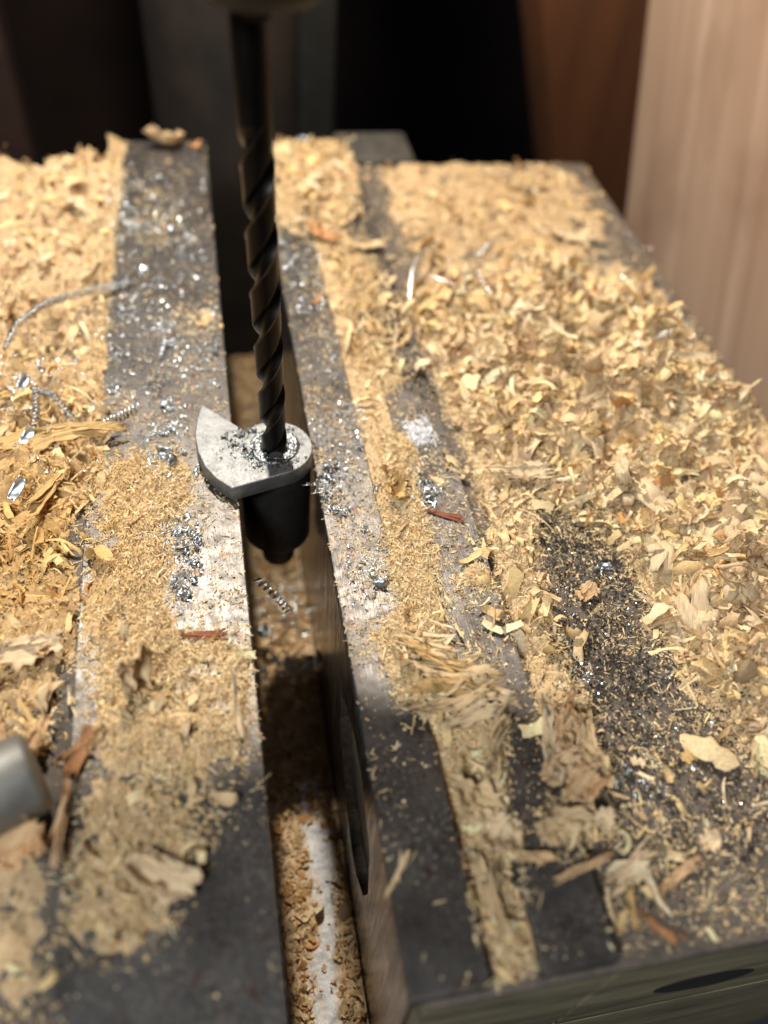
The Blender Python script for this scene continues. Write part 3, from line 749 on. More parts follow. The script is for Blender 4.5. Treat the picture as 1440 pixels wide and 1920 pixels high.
special(360, 1490, .4, 5, 1.8, 'olive', 'flat greenish tag standing on the shaded wide bar', (R_(10), R_(-15), R_(80)), .6, .3, 29, .6)
special(300, 1650, 1, 13, 7, 'cream', 'broad cream flake in the near clump on the wide bar', (R_(-10), R_(10), R_(-30)), 1.6, .8, 30, 1.3)
special(745, 1640, 1, 8.5, 1.0, 'olive', 'thin splinter leaning on the dark near lip bar', (0, R_(-22), R_(50)), .5, .3, 31, .6, ragged=.12)
# layered bunch lying over the narrow bars
for k, (px, py, L, W, a, mk) in enumerate([(850, 1265, 18, 4.5, -18, 'olive'), (860, 1290, 17, 3.6, -8, 'gold'), (850, 1325, 17, 4.5, 3, 'olive'), (830, 1240, 15, 3.5, -30, 'gold'), (880, 1350, 13, 3.2, 12, 'cream'),
                                           (920, 1300, 12, 2.2, -40, 'cream'), (800, 1215, 13, 2.8, -35, 'olive')]):
    special(px, py, 2, L, W, mk, 'long fibrous shaving, number %s from the back in the bunch across the narrow bars' % ['four', 'five', 'six', 'three', 'seven', 'one', 'two'][k] if False else
            ['ribbed shaving at the centre of the bunch lying across the narrow bars', 'thin golden shaving wedged in the middle of the bunch', 'widest ribbed shaving low in the bunch on the narrow bars', 'golden fibrous shaving near the top of the bunch',
             'pale lowest strip of the bunch on the narrow bars', 'slim strand hooked over the right end of the bunch', 'topmost fibrous strip of the bunch on the narrow bars'][k],
            (R_(random.uniform(-20, 30)), R_(random.uniform(-8, 8)), R_(a)), .9, .5, 40 + k, 1.2, ns=22, nw=7, ribs=2, ragged=.3)
special(925, 1400, 3, 14, 5, 'olive', 'forked standing shaving between the two narrow bars', (R_(60), R_(-40), R_(70)), 1.2, .8, 50, 1.5, ns=18)
for k, (px, py, L, W, a, mk, lab) in enumerate([
    (1028, 1400, 15, 3.0, 82, 'cream', 'upright ribbed strip at the left side of the blocky shaving clump'),
    (1060, 1390, 12, 4.6, 80, 'peach', 'pinkish ribbed slab in the middle of the blocky shaving clump'),
    (1098, 1400, 13, 4.2, 96, 'olive', 'greenish slab at the right side of the blocky shaving clump'),
    (1050, 1450, 9, 5.0, 10, 'pale', 'pale band folded across the front of the blocky shaving clump'),
    (1085, 1480, 8, 5.6, 30, 'peach', 'orange-stained lump low in the blocky shaving clump'),
    (1055, 1555, 10, 6.5, 5, 'olive', 'broad folded flake lying below the blocky shaving clump'),
    (1115, 1540, 6, 4.5, -20, 'cream', 'small flake right of the folded flake below the clump')]):
    special(px, py, 2 if k < 5 else 0, L, W, mk, lab, (R_(random.uniform(10, 35)), R_(random.uniform(-14, 10)), R_(a)), 1.5, .8, 60 + k, 2.0, ns=18, nw=8, ribs=3, wrinkle=.14, th=.35)
special(890, 1500, 0, 10, 8, 'olive', 'large yellowish flake spilling off the near lip bar', (R_(10), R_(15), R_(-30)), 1.8, .8, 70, 1.6)
special(935, 1570, 0, 9, 6, 'cream', 'pale torn flake in the near groove', (R_(-10), R_(15), R_(40)), 1.8, .8, 71, 1.0)
special(915, 1680, -2, 13, 2.4, 'olive', 'long narrow flake lying down the near groove', (R_(10), R_(5), R_(95)), .8, .6, 72, 1.6)
special(990, 1610, .5, 9.5, 1.8, 'peach', 'stout stick-like shaving pointing right above the near bar end', (R_(10), R_(0), R_(-12)), .4, 1.0, 73, 1.1, ragged=.1)
special(1092, 1630, 1, 11, 1.6, 'peach', 'stick-like shaving lying across the near end of the right bar', (R_(0), R_(0), R_(12)), .5, .9, 74, 1.0, ragged=.12)
special(1180, 1635, -3, 11, 2.8, 'cream', 'split cream splinter on the board right of the near bar end', (R_(10), R_(-5), R_(28)), .8, .7, 75, 1.0)
special(1268, 1645, -4, 9, 1.9, 'peach', 'forked pinkish splinter out on the near right board', (R_(5), R_(-8), R_(25)), .7, .6, 76, .9)
special(1180, 1710, -4, 7.5, 1.6, 'gold', 'pointed splinter standing beside the near right bar corner', (R_(15), R_(-30), R_(100)), .5, .6, 77, 1.2)
special(1230, 1740, -4, 8, 1.2, 'orange', 'slanted orange-brown sliver close to the front edge of the board', (0, 0, R_(-55)), .4, .5, 78, .5)
special(975, 890, 0, 16, 4.0, 'cream', 'long curved feather-like shaving at the foot of the right heap', (R_(20), R_(0), R_(-5)), .9, .6, 79, 1.4, ragged=.4, ns=24, ribs=3)
special(950, 780, 2, 8, 6, 'gold', 'hollow golden cup-shaped shaving above the dark gap in the heap', (R_(40), R_(10), R_(-20)), 2.6, 1.1, 80, 2.8)
special(1075, 800, 3, 13, 6.5, 'pale', 'jagged open curl overhanging the dark gap in the heap', (R_(30), R_(-10), R_(40)), 2.2, .8, 81, 3.4)
special(980, 665, 3, 9, 7, 'peach', 'upturned tan shell shaving near the back of the right heap', (R_(40), R_(20), R_(10)), 2.2, 1.2, 82, 3.2)
special(1100, 1115, -3, 6.5, 5, 'peach', 'flat pinkish flake on the black grit right of the narrow bars', (R_(5), R_(5), R_(30)), .8, .4, 83, .8)
special(1030, 1120, -2, 6, 1.3, 'olive', 'pale green sliver pointing at the black grit', (0, 0, R_(-40)), .5, .3, 84, .7)
special(1290, 1420, -4, 3.6, 3.2, 'gold', 'small square ribbed chip alone on the near right board', (0, 0, R_(20)), .5, .3, 85, .5, ribs=3)
special(1195, 1430, -4, 3, 2.4, 'cream', 'small pale square chip on black grit right of the blocky clump', (0, 0, R_(-20)), .5, .3, 86, .5)
special(1330, 1580, -4, 5, 4, 'cream', 'folded pale chip in the scatter near the right picture edge', (R_(10), 0, R_(20)), 2, .7, 87, .7)
special(740, 640, 1, 9, 1.2, 'cream', 'thin upright fibre on the groove dust right of the drill', (R_(10), R_(-25), R_(75)), .6, .4, 88, 1.0)
special(745, 925, 1.5, 8, 6, 'gold', 'crumbly golden lump in the groove beside the workpiece', (R_(30), R_(10), R_(60)), 2.4, 1.0, 89, 1.2)

# splinters of bark
def splinter(px, py, z, L, W, ang, label, seed, mk='bark'):
    x, y = at(px, py, z); t = thing('wood_splinter', label, 'splinter', (x, y, z + .45), (R_(12), R_(-3), R_(ang)))
    for k in range(3):
        me = shaving_mesh('strand', L * (1 - .18 * k), W * .6, M[mk], curl=.3 * (k - 1), cup=.8, wrinkle=.2, th=.25, ns=14, nw=3, seed=seed + k, ragged=.3, twist=.5)
        obj('strand', me, t, ((k - 1) * L * .07, (k - 1) * W * .42, .25 * (k == 1)), (0, 0, (k - 1) * .05))
splinter(825, 965, 0, 13.5, 1.0, -28, 'red-brown split splinter lying across the right narrow bar', 500)
splinter(382, 1192, 0, 11.5, 1.3, -10, 'dark red-brown bark splinter on the bright wide bar', 510)
x, y = at(298, 1032); tag(obj('bark_chip', lathe('bark_chip', [(0.001, -1.9), (.7, -1.5), (.95, 0), (.75, 1.4), (.001, 1.8)], M['bark'], 10), None, (x, y, .45), (R_(90), 0, R_(20))), 'tiny red-brown seed-shaped chip on the wide bar', 'bark chip')

# white fluff
def fluff():
    r = np.random.default_rng(44); N = 420; x, y = at(787, 815, .5); g = r.normal(0, 1, (N, 3)) * np.array([1.7, 2.4, .5])
    v, f, k = ribbons(np.array([x, y, 1.2]) + g * np.array([1, 1, .9]), r.uniform(1, 3.2, N), r.uniform(.06, .35, N), r.uniform(0, 6.28, N), r.normal(0, .6, N), r.normal(0, .7, N), r.normal(0, 2, N), np.zeros(N), 4, 1, .05, r)
    tag(obj('white_fluff', mesh_np('white_fluff', v, f, mat=M['fluff'])), 'ragged tuft of white fluff on the right narrow bar', 'fluff')
fluff()

# ============================================================ metal swarf
def coil_mesh(name, path, rad, turns, mat, wid=.35, th=.05, n=None, taper=True, seed=0):
    """ribbon wound in a helix round a path"""
    P0 = np.array(path, float); n = n or max(24, int(turns * 12)); u = np.linspace(0, 1, n); s0 = np.linspace(0, 1, len(P0))
    P = np.stack([np.interp(u, s0, P0[:, k]) for k in range(3)], 1)
    for _ in range(max(2, n // 30)): P[1:-1] = (P[:-2] + 2 * P[1:-1] + P[2:]) / 4
    T = np.gradient(P, axis=0); T /= np.linalg.norm(T, axis=1)[:, None]
    up = np.array([.2, .1, .95]); A = np.cross(T, up); A /= np.linalg.norm(A, axis=1)[:, None]; B = np.cross(T, A)
    r = np.random.default_rng(seed); ph = u * turns * 2 * np.pi
    rr = rad * (1 + .12 * r.normal(0, 1, n)); 
    if taper: rr = rr * np.clip(np.minimum(u, 1 - u) * 8 + .4, 0, 1)
    rad_v = np.cos(ph)[:, None] * A + np.sin(ph)[:, None] * B
    C0 = P + rad_v * rr[:, None]; w2 = wid / 2 * (1 + .25 * r.normal(0, 1, n))[:, None]
    V = np.stack([C0 - T * w2 + rad_v * th, C0 + T * w2 + rad_v * th, C0 + T * w2 - rad_v * th, C0 - T * w2 - rad_v * th], 1)   # n,4,3
    V = V.transpose(1, 0, 2).reshape(-1, 3)
    return mesh_np(name, V, grid_faces(4, n, True), mat=mat, smooth=False)
def line(p, q, n=6, arch=0.0): 
    p = np.array(p, float); q = np.array(q, float); u = np.linspace(0, 1, n)[:, None]; L = p + (q - p) * u; L[:, 2] += arch * np.sin(np.pi * u[:, 0]); return L
CV = []
for k in range(14):
    L = random.uniform(1.4, 4.2)
    mk = M['swarf'] if k % 3 else M['greyswarf']
    if k % 2: CV.append(coil_mesh('metal_chip', line((-L / 2, 0, 0), (L / 2, random.uniform(-.8, .8), 0), 6, random.uniform(0, .9)), random.uniform(.3, .55), random.uniform(1.5, 5), mk, random.uniform(.3, .6), .05, seed=k))
    else: CV.append(shaving_mesh('metal_chip', L, L * random.uniform(.3, .6), mk, curl=random.uniform(1.5, 5), cup=.4, wrinkle=.1, th=.07, ns=9, nw=3, seed=600 + k, ragged=.3, spiral=.5, twist=.6, ribs=2))
for k in range(12):      # fine tangled threads
    r_ = np.random.default_rng(900 + k); n_ = 46; d_ = np.cumsum(r_.normal(0, .55, (n_, 3)), 0) * np.array([1, 1, .5]); T_ = np.stack([np.cos(d_[:, 0]), np.sin(d_[:, 0]), np.sin(d_[:, 2]) * .5], 1)
    P_ = np.cumsum(T_, 0) * .30; P_ -= P_.mean(0); P_[:, 2] = np.abs(P_[:, 2]) * .7
    CV.append(tube('metal_chip', P_, .07, M['swarf'] if k % 3 else M['greyswarf'], 4, seg_r=.085 * (1 + .5 * r_.normal(0, .4, n_)).clip(.4, 2)))
def chips(spots, label, group, smin=.6, smax=1.2, seed=0, lift=.35):
    r = np.random.default_rng(seed)
    for (px, py, sp, n) in spots:
        for _ in range(n):
            x, y = at(px + r.normal(0, sp), py + r.normal(0, sp))
            if not edge_ok(np.array([x]), np.array([y]))[0]: continue
            o = obj('metal_chip', CV[r.integers(len(CV))], None, (x, y, ground(x, y) + lift + r.uniform(0, .4)), (r.normal(0, .6), r.normal(0, .6), r.uniform(0, 6.28)))
            o.scale = (r.uniform(smin, smax) * 1.25,) * 3; tag(o, label, 'metal chip', group)
chips([(235, 380, 12, 4), (265, 430, 14, 5), (225, 445, 14, 3), (320, 450, 14, 4), (335, 490, 14, 4), (360, 515, 12, 3), (290, 525, 10, 2), (365, 305, 8, 2), (240, 590, 18, 6), (270, 380, 8, 1), (220, 400, 9, 2)],
      'out of focus bright metal chip on the far half of the wide bar', 'metal chips on the far wide bar', .6, 1.1, 1)
chips([(305, 610, 8, 4), (310, 650, 8, 4), (300, 720, 8, 3), (312, 770, 8, 4), (315, 810, 9, 5), (305, 850, 14, 9), (335, 860, 12, 5), (395, 650, 14, 6), (375, 660, 10, 3), (215, 670, 14, 4), (200, 730, 12, 4)],
      'bright metal curl in the line of swarf left of the workpiece', 'swarf left of the workpiece', .6, 1.15, 2)
chips([(330, 995, 10, 4), (350, 1000, 10, 4), (358, 1025, 8, 4), (357, 1055, 7, 4), (350, 1085, 9, 6), (335, 1110, 10, 6), (330, 1090, 8, 4)],
      'crinkled metal curl in the trail of swarf below the workpiece on the wide bar', 'swarf trail on the wide bar', .5, 1.0, 3)
chips([(610, 905, 10, 8), (620, 880, 9, 5), (600, 925, 7, 4), (640, 955, 6, 2), (632, 965, 5, 3), (635, 775, 9, 4), (655, 800, 12, 6), (665, 840, 10, 3), (690, 905, 7, 3), (610, 820, 8, 4), (620, 720, 8, 3), (680, 1000, 8, 3), (700, 1080, 12, 5), (640, 660, 10, 3)],
      'small dark-bright metal curl on the slot lip bar right of the workpiece', 'swarf on the slot lip bar', .45, 1.0, 4)
chips([(548, 475, 8, 4), (600, 580, 8, 3), (570, 265, 4, 1), (545, 500, 6, 2), (580, 605, 8, 2)], 'blurred bright chip on the lip bar behind the drill', 'chips on the lip bar behind the drill', .6, 1.2, 5)
chips([(790, 900, 6, 3), (805, 920, 6, 3), (800, 940, 5, 2), (715, 1095, 6, 2)], 'glossy metal flake behind the red-brown splinter', 'glossy flakes by the splinter', .7, 1.3, 6)
chips([(855, 525, 10, 2), (870, 530, 8, 2), (815, 570, 8, 2), (1100, 560, 8, 2), (1000, 495, 16, 3), (1180, 420, 6, 2), (1205, 455, 6, 2), (1110, 640, 20, 3), (1200, 600, 16, 3), (1240, 640, 16, 3), (1280, 620, 14, 2)],
      'bright metal chip caught at the back of the right-hand heap', 'chips at the back of the right heap', .6, 1.2, 7)
chips([(1095, 1265, 7, 3), (1110, 1275, 6, 2), (1220, 1450, 14, 3), (1240, 1465, 8, 1), (1345, 1690, 4, 1), (1160, 1440, 10, 2), (1140, 1060, 8, 2)], 'metal chip lying on the gritty board right of the narrow bars', 'chips on the gritty board', .6, 1.2, 8)
chips([(30, 730, 14, 5), (80, 700, 14, 4), (100, 720, 18, 4), (60, 790, 14, 4), (20, 760, 10, 3), (110, 830, 14, 3)], 'bright metal curl lying in the golden heap at left', 'curls in the left heap', .7, 1.4, 9)

_r = np.random.default_rng(77)
for k in range(34):
    px, py = _r.uniform(480, 640), _r.uniform(1090, 1280)
    p = hit(px, py, -68)
    if -9.5 < p[0] < 8.5:
        o = obj('metal_chip', CV[_r.integers(len(CV))], None, (p[0], p[1], -68.5), tuple(_r.normal(0, .7, 3))); o.scale = (1.9,) * 3
        tag(o, 'strongly blurred metal chip at the bottom of the slot below the workpiece', 'metal chip', 'chips at the bottom of the slot')
def coil_thing(pts, rad, turns, label, mk='greyswarf', wid=.45, seed=0):
    path = [(*at(px, py, z), z) for px, py, z in pts]
    tag(obj('metal_coil', coil_mesh('metal_coil', path, rad, turns, M[mk], wid, .05, seed=seed)), label, 'metal swarf')
coil_thing([(8, 655, 3), (35, 605, 7), (80, 572, 9), (130, 555, 7), (190, 540, 3), (250, 530, 1)], 1.05, 46, 'long grey metal coil arching from the left heap onto the wide bar', seed=1)
coil_thing([(60, 810, 3), (68, 770, 5), (66, 730, 5)], .9, 12, 'grey metal coil standing in the left heap', seed=2)
coil_thing([(60, 730, 4), (100, 740, 4), (140, 790, 3)], .8, 16, 'grey metal coil sagging toward the bar from the left heap', seed=3)
coil_thing([(180, 800, .8), (215, 780, 1.5), (258, 762, 1.2)], .7, 12, 'straight metal coil lying across the left edge of the wide bar', 'swarf', seed=4)
coil_thing([(350, 990, .8), (375, 1015, .8)], .8, 6, 'short tight metal coil at the head of the swarf trail', 'swarf', .4, seed=5)
coil_thing([(480, 1085, -18), (520, 1120, -22), (545, 1150, -26)], .9, 9, 'blurred metal coil hanging inside the slot below the workpiece', 'swarf', .5, seed=6)
coil_thing([(300, 670, 1), (310, 640, 2.5), (305, 600, 1.5)], .7, 10, 'upright bluish coil on the wide bar behind the workpiece', 'swarf', .5, seed=7)
for k, (pts, lab) in enumerate([([(768, 560, -1), (772, 505, 3), (790, 468, 5), (822, 452, 4)], 'thin silver wire curl hooked up from the far groove'),
                                ([(878, 488, 1), (893, 508, 2), (912, 540, 1), (925, 555, 0)], 'straight silver wire piece behind the right heap'),
                                ([(896, 480, 0), (920, 455, 3), (942, 436, 4), (960, 448, 2)], 'dark bent wire piece on the far board'),
                                ([(780, 518, 0), (815, 520, 2), (850, 532, 2), (865, 545, 0)], 'low thin wire loop in front of the hooked wire'),
                                ([(1188, 543, -1), (1210, 552, 2), (1218, 580, 1), (1216, 608, -1)], 'hooked silver wire near the right edge of the board')]):
    P = np.array([(*at(a, b_, c), c) for a, b_, c in pts]); u = np.linspace(0, 3, 24)
    P = np.stack([np.interp(u, range(4), P[:, j]) for j in range(3)], 1)
    for _ in range(6): P[1:-1] = (P[:-2] + 2 * P[1:-1] + P[2:]) / 4
    tag(obj('metal_wire', tube('metal_wire', P, .42 if k != 3 else .25, M['greyswarf'] if k == 2 else M['swarf'], 6)), lab, 'metal wire')
# broad bright foils in the left heap
for k, (px, py, ang, lab) in enumerate([(35, 925, 50, 'wide bright metal foil chip at the picture\'s left edge'), (55, 825, 55, 'ribbed bright metal chip on the golden flake'), (45, 730, 65, 'dark reflective metal sliver leaning in the left heap')]):
    x, y = at(px, py, 1.5); me = shaving_mesh('metal_foil', 6, 2.6, M['swarf'], curl=1.2, cup=.5, wrinkle=.05, th=.08, ns=14, nw=6, seed=700 + k, ragged=.12, ribs=3)
    tag(obj('metal_foil', me, None, (x, y, 3.2), (R_(30), R_(-30), R_(ang))), lab, 'metal chip')

SWARF = layer([
    ([(0, 600), (180, 600), (190, 780), (150, 960), (0, 940)], .5, 20), ([(200, 340), (380, 340), (420, 560), (190, 560)], .45, 20),
    ([(190, 560), (420, 580), (420, 700), (330, 740), (190, 760)], .8, 20), ([(285, 600), (345, 600), (360, 900), (270, 900)], 1.0, 12),
    ([(310, 970), (385, 980), (370, 1140), (315, 1140)], 1.0, 10), ([(585, 750), (690, 760), (660, 980), (590, 960)], 1.0, 12),
    ([(640, 1000), (735, 1010), (740, 1180), (650, 1180)], .45, 16), ([(520, 430), (600, 440), (660, 700), (560, 680)], .35, 16),
    ([(820, 440), (1240, 480), (1300, 640), (860, 580)], .25, 20), ([(760, 860), (840, 880), (830, 950), (770, 940)], .8, 10), ([(960, 900), (1230, 1040), (1400, 1400), (1150, 1600), (1050, 1250)], .08, 30)])
def swarf_stuff():
    r = np.random.default_rng(55)
    A = sample_xy(SWARF, 2300, r, -100, XR - 1, noise=4, focus=False); z, h = surf_z(A[:, 0], A[:, 1]); N = len(A)
    L = r.lognormal(.55, .5, N).clip(.6, 5)
    v, f, k = ribbons(np.c_[A, z + .25 + r.uniform(0, .5, N)], L, r.uniform(.10, .38, N), r.uniform(0, 6.28, N), r.normal(0, .5, N), r.normal(0, .8, N), r.choice([-1, 1], N) * r.uniform(1, 8, N), r.normal(0, .3, N), 12, 1, .10, r)
    tag(obj('metal_swarf', mesh_np('metal_swarf', v, f, mat=M['swarf'], smooth=False)), 'fine tangled silver swarf strewn over the bars and into the left heap', 'swarf', kind='stuff')
swarf_stuff()
# ============================================================ workpiece
ZT = 5.0
cxy = at(515, 838, ZT); CX, CY = cxy
RB = abs(at(586, 836, ZT)[0] - CX)
def workpiece():
    t = thing('zinc_cam', 'bright zinc cam-shaped part with pointed lobe being drilled over the slot', 'metal part', (CX, CY, 0))
    px_out = [(435, 915), (404, 896), (384, 875), (370, 845), (365, 815), (369, 785), (378, 757)]
    pts = [tuple(np.array(at(a, b_, ZT)) - (CX, CY)) for a, b_ in px_out]
    p1 = np.array(at(452, 803, ZT)) - (CX, CY); a0 = math.atan2(p1[1], p1[0])
    p2 = np.array(at(538, 884, ZT)) - (CX, CY); a1 = math.atan2(p2[1], p2[0])
    for a in np.linspace(a0, a1, 40): pts.append((RB * math.cos(a), RB * math.sin(a)))
    # subdivide straight runs, smooth the lobe
    pts = np.array(pts)
    import bmesh
    bm = bmesh.new(); vs = [bm.verts.new((p[0] * MM, p[1] * MM, .3 * MM)) for p in pts]
    f = bm.faces.new(vs); ex = bmesh.ops.extrude_face_region(bm, geom=[f]); top = [g for g in ex['geom'] if isinstance(g, bmesh.types.BMVert)]
    bmesh.ops.translate(bm, verts=top, vec=(0, 0, (ZT - .3) * MM)); bmesh.ops.recalc_face_normals(bm, faces=bm.faces)
    es = [e for e in bm.edges if abs(e.verts[0].co.z - e.verts[1].co.z) < 1e-6]
    bmesh.ops.bevel(bm, geom=es, offset=.32 * MM, segments=3, profile=.5, affect='EDGES')
    for f in bm.faces: f.smooth = abs(f.normal.z) < .99
    me = bpy.data.meshes.new('cam_plate'); bm.to_mesh(me); bm.free(); me.materials.append(M['zinc']); obj('cam_plate', me, t)
    obj('boss', lathe('boss', [(.001, .5), (RB - .5, .4), (RB - .35, -.3), (RB - .5, -27), (RB - 1.3, -28.2), (.001, -28.3)], M['boss'], 64), t)
    obj('stub', lathe('stub', [(4.6, -28.2), (4.6, -38), (3.8, -39), (.001, -39)], M['boss'], 40), t)
    # raised collar of torn metal round the drill, with a dished hole
    r = np.random.default_rng(8); n = 120; prof = [(3.35, -.8), (3.4, .15), (3.8, .45), (4.4, .30), (4.9, .12), (5.1, .42), (5.7, .5), (6.1, .30), (6.3, -.1)]
    a = np.linspace(0, 2 * np.pi, n, endpoint=False); V = np.zeros((n, len(prof), 3))
    for j, (rr, z) in enumerate(prof):
        q = 0 if j == 0 else 1
        rj = rr + q * (r.normal(0, .13, n) + .25 * np.sin(a * 3 + j) * (rr > 4)); V[:, j] = np.stack([rj * np.cos(a), rj * np.sin(a), ZT + z + q * (z > 0) * r.normal(0, .20, n)], 1)
    obj('burr_ring', mesh_np('burr_ring', V.reshape(-1, 3), grid_faces(n, len(prof), True), mat=M['fines']), t)
    return t
workpiece()
# loose fines on the workpiece
def top_chips():
    r = np.random.default_rng(12); P = []
    for (px, py, sp, n) in [(450, 815, 8, 60), (440, 835, 8, 55), (425, 822, 7, 22), (465, 850, 10, 60), (485, 870, 12, 70), (520, 872, 12, 60), (545, 862, 10, 30), (470, 810, 8, 50), (410, 850, 14, 14), (500, 855, 10, 40), (560, 830, 8, 30), (545, 800, 8, 20)]:
        for _ in range(n):
            x, y = at(px + r.normal(0, sp), py + r.normal(0, sp * .6), ZT); 
            if (x - CX) ** 2 + (y - CY) ** 2 < 11: continue
            if x > CX and (x - CX) ** 2 + (y - CY) ** 2 > (RB - .5) ** 2: continue
            P.append((x, y, ZT + r.uniform(.05, .5)))
    P = np.array(P); N = len(P); L = r.lognormal(-.6, .4, N).clip(.2, 1.6)
    v, f, k = ribbons(P, L, L * r.uniform(.25, .7, N), r.uniform(0, 6.28, N), r.normal(0, .5, N), r.normal(0, .7, N), r.normal(0, 2, N), r.normal(0, .4, N), 3, 1, .1, r)
    tag(obj('metal_fines', mesh_np('metal_fines', v, f, mat=M['fines'])), 'dark metal fines clinging round the drilled hole of the cam', 'metal flecks', kind='stuff')
top_chips()

# ============================================================ twist drill and chuck
def drill():
    t = thing('twist_drill', 'long black twist drill running vertically into the zinc cam', 'drill bit', (CX, CY, 0), (0, -.017, 0))
    R = 3.22; pitch = 27.5; zs = np.linspace(3.6, 86, 420); na = 72; a = np.linspace(0, 2 * np.pi, na, endpoint=False)
    th = (a % np.pi) / np.pi                                   # two flutes
    u = np.clip((th - .58) / .42, 0, 1)
    fl = R * (1 - .52 * np.sin(np.pi * u ** .8) ** .7)
    r = np.where(th < .58, np.where(th < .05, R * 1.01, R * .965), fl)
    V = np.zeros((na, len(zs), 3)); mi = np.zeros((na, len(zs) - 1), int)
    for j, z in enumerate(zs):
        k = np.clip((z - 78) / 8, 0, 1); rr = r * (1 - k) + R * .98 * k; ph = 2 * np.pi * z / pitch + 1.1
        V[:, j] = np.stack([rr * np.cos(a - ph * -1), rr * np.sin(a - ph * -1), np.full(na, z)], 1)
    mi[(th < .055), :] = 1
    F = grid_faces(na, len(zs), True)
    me = mesh_np('fluted_body', V.reshape(-1, 3), F, smooth=False, mats=[M['drill'], M['margin']], midx=mi.ravel())
    me.polygons.foreach_set('use_smooth', np.ones(len(me.polygons), bool)); me.set_sharp_from_angle(angle=R_(40)) if hasattr(me, 'set_sharp_from_angle') else None
    obj('fluted_body', me, t)
    obj('shank', lathe('shank', [(R * .98, 85.9), (R * .97, 112)], M['drill'], 40), t)
drill()
M['chuck'] = mat_simple('grimy_chuck_steel', (.014, .010, .007), .7, .2, .3, .4, .05)
def chuck():
    t = thing('drill_chuck', 'brownish keyed chuck gripping the drill at the top edge', 'drill chuck', (CX, CY, 0))
    obj('chuck_body', lathe('chuck_body', [(4, 106), (10, 106), (13, 109), (17, 121), (19, 124), (22, 132), (22, 150), (.01, 150)], M['chuck'], 64), t)
    for k in range(3):
        j = obj('jaw', box_mesh('jaw', 2.2, 7.5, -2.2, 2.2, 104.0, 109, M['chuck'], .5), t, rot=(0, 0, k * 2.0944 + .4))
chuck()
hd = thing('unseen_shade_head', 'unseen dark box added above the chuck as the machine head, shaped to shade the near bars', 'unseen shade box', (CX, CY, 0))  # unseen machine head, a box sized to throw shadow over the near bars
obj('shade_head_box', box_mesh('shade_head_box', -38, 15, -22, 44, 151, 215, M['chuck'], 6, 4), hd)

# ============================================================ grey rod at left
def rod():
    x, y = at(92, 1448, 6)
    t = thing('grey_rod', 'smooth grey metal rod end poking in at the left picture edge', 'metal rod', (x - 2, y + 1, 5.5), (0, R_(90), R_(22)))
    obj('rod_body', lathe('rod_body', [(.001, 0), (6.6, 0), (7.4, -.5), (7.7, -1.4), (7.7, -90)], M['rodm'], 64), t)
M['rodm'] = mat_simple('dull_grey_metal', (.26, .25, .225), .5, .6, .15, .25, .03)
rod()

# ============================================================ background
M['column'] = mat_simple('dusty_column', (.016, .0095, .0055), .7, 0, .03, .8, .2)
M['oldpost'] = mat_simple('stained_wood', (.105, .036, .012), .6, 0, .05, .35, .3, (1, 1, .08))
M['rail'] = mat_simple('grey_dusty_steel', (.010, .010, .008), .6, .3, .08, .4, .2)
M['wallm'] = mat_simple('dark_shed_wall', (.022, .010, .007), .9, 0, .01, .5, .2)
def mat_plank():
    s = NT('pale_plank')
    n = s.noise(s.map((.30, .07, .003)), 1.0, 4, .55, .3); k = s.noise(s.map((.05, .02, .003)), 1.0, 3, .5)
    c = s.ramp(n, [(.3, (.30, .19, .125)), (.55, (.385, .26, .18)), (.72, (.48, .35, .25))])
    c = s.mix(s.ramp(k, [(.35, 0.0), (.65, .4)]), c, (.24, .135, .085))
    c = s.mix(s.ramp(s.noise(s.map((.02, .018, .012)), 1.0, 4, .6), [(.50, 0.0), (.68, .55)]), c, (.17, .095, .06)); s.set(color=c, rough=.65, spec=.3); s.bump(n, .3)
    return s.m
M['plank'] = mat_plank(); M['ledge'] = mat_simple('dusty_ledge', (.06, .052, .042), .7, .2, .2, .4, .2)
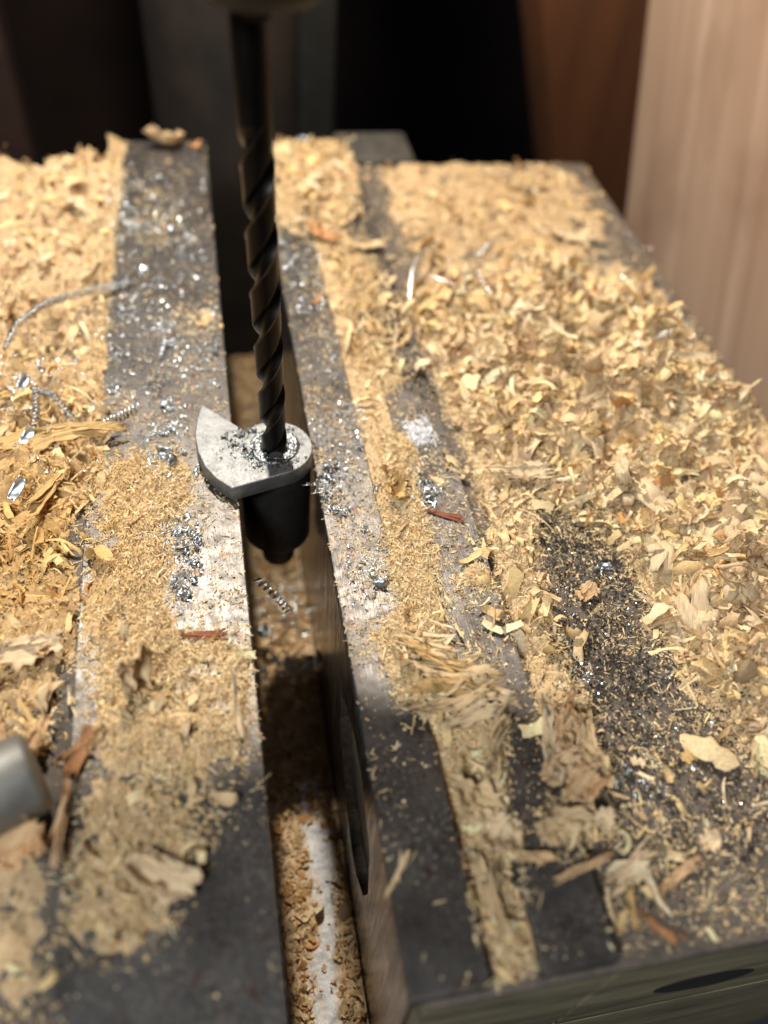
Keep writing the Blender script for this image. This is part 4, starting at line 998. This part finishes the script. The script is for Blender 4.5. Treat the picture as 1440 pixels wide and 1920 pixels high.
def quad_slab(name, c4, nrm, th, mat):
    c4 = np.array(c4); n = np.array(nrm, float); n /= np.linalg.norm(n); V = np.concatenate([c4, c4 - n * th])
    F = np.array([[0, 1, 2, 3], [7, 6, 5, 4], [0, 4, 5, 1], [1, 5, 6, 2], [2, 6, 7, 3], [3, 7, 4, 0]])
    me = mesh_np(name, V, F, mat=mat)
    import bmesh
    bm = bmesh.new(); bm.from_mesh(me); bmesh.ops.bevel(bm, geom=bm.edges[:], offset=2.0 * MM, segments=3, profile=.5, affect='EDGES'); bmesh.ops.recalc_face_normals(bm, faces=bm.faces)
    bm.to_mesh(me); bm.free(); return me
# pale plank standing beside the board, leaning back
XP = 186.0
A = hit_axis(1168, 430, 0, XP); B = hit_axis(1214, 0, 0, XP); d = (B - A)
lean = math.atan2(d[1], d[2])
pl = obj('wooden_plank', box_mesh('wooden_plank', 0, 22, -260, 0, -260, 320, M['plank'], 2, 3), None, A, (-lean, 0, 0))
tag(pl, 'pale wooden plank standing blurred behind the right edge of the board', 'plank')
YP = 285.0
a = hit_axis(1012, -40, 1, YP); b2 = hit_axis(1042, 330, 1, YP); e = (a - b2)
c4 = [b2 - e * .9, b2 - e * .9 + np.array([95, 0, 0]), a + e * .4 + np.array([95, 0, 0]), a + e * .4]
tag(obj('wooden_post', quad_slab('wooden_post', c4, (0, -1, 0), 45, M['oldpost'])), 'dark reddish-brown wooden post behind the pale plank', 'post')
# drill press column
x0 = hit_axis(250, 150, 1, 235)[0]; x1 = hit_axis(640, 150, 1, 235)[0]
cc = (x0 + x1) / 2; rc = (x1 - x0) / 2
t = thing('press_column', 'dark dusty drill press column behind the far end of the bars', 'column', (cc, 235 + rc, 0))
obj('column_body', lathe('column_body', [(rc * .9, -260), (rc * .9, 520)], M['column'], 64), t)
obj('column_rack', box_mesh('column_rack', rc * .62, rc * .98, -rc * .8, -rc * .2, -200, 500, M['rail'], 2), t)
tag(obj('brown_panel', box_mesh('brown_panel', -330, -105, 330, 350, -200, 500, mat_simple('red_brown_panel', (.022, .008, .004), .6, 0, .03, .5, .2), 2)), 'very dark red-brown panel in the left background', 'panel')
# ledge behind the bars
tag(obj('press_table', box_mesh('press_table', 44, 76, 181.5, 208, -30, -9, M['ledge'], 2)), 'dusty grey ledge of the press table behind the far bar end', 'press table')
tag(obj('back_wall', box_mesh('back_wall', -1400, 1400, 900, 940, -900, 1400, M['wallm'], 0)), kind='structure')
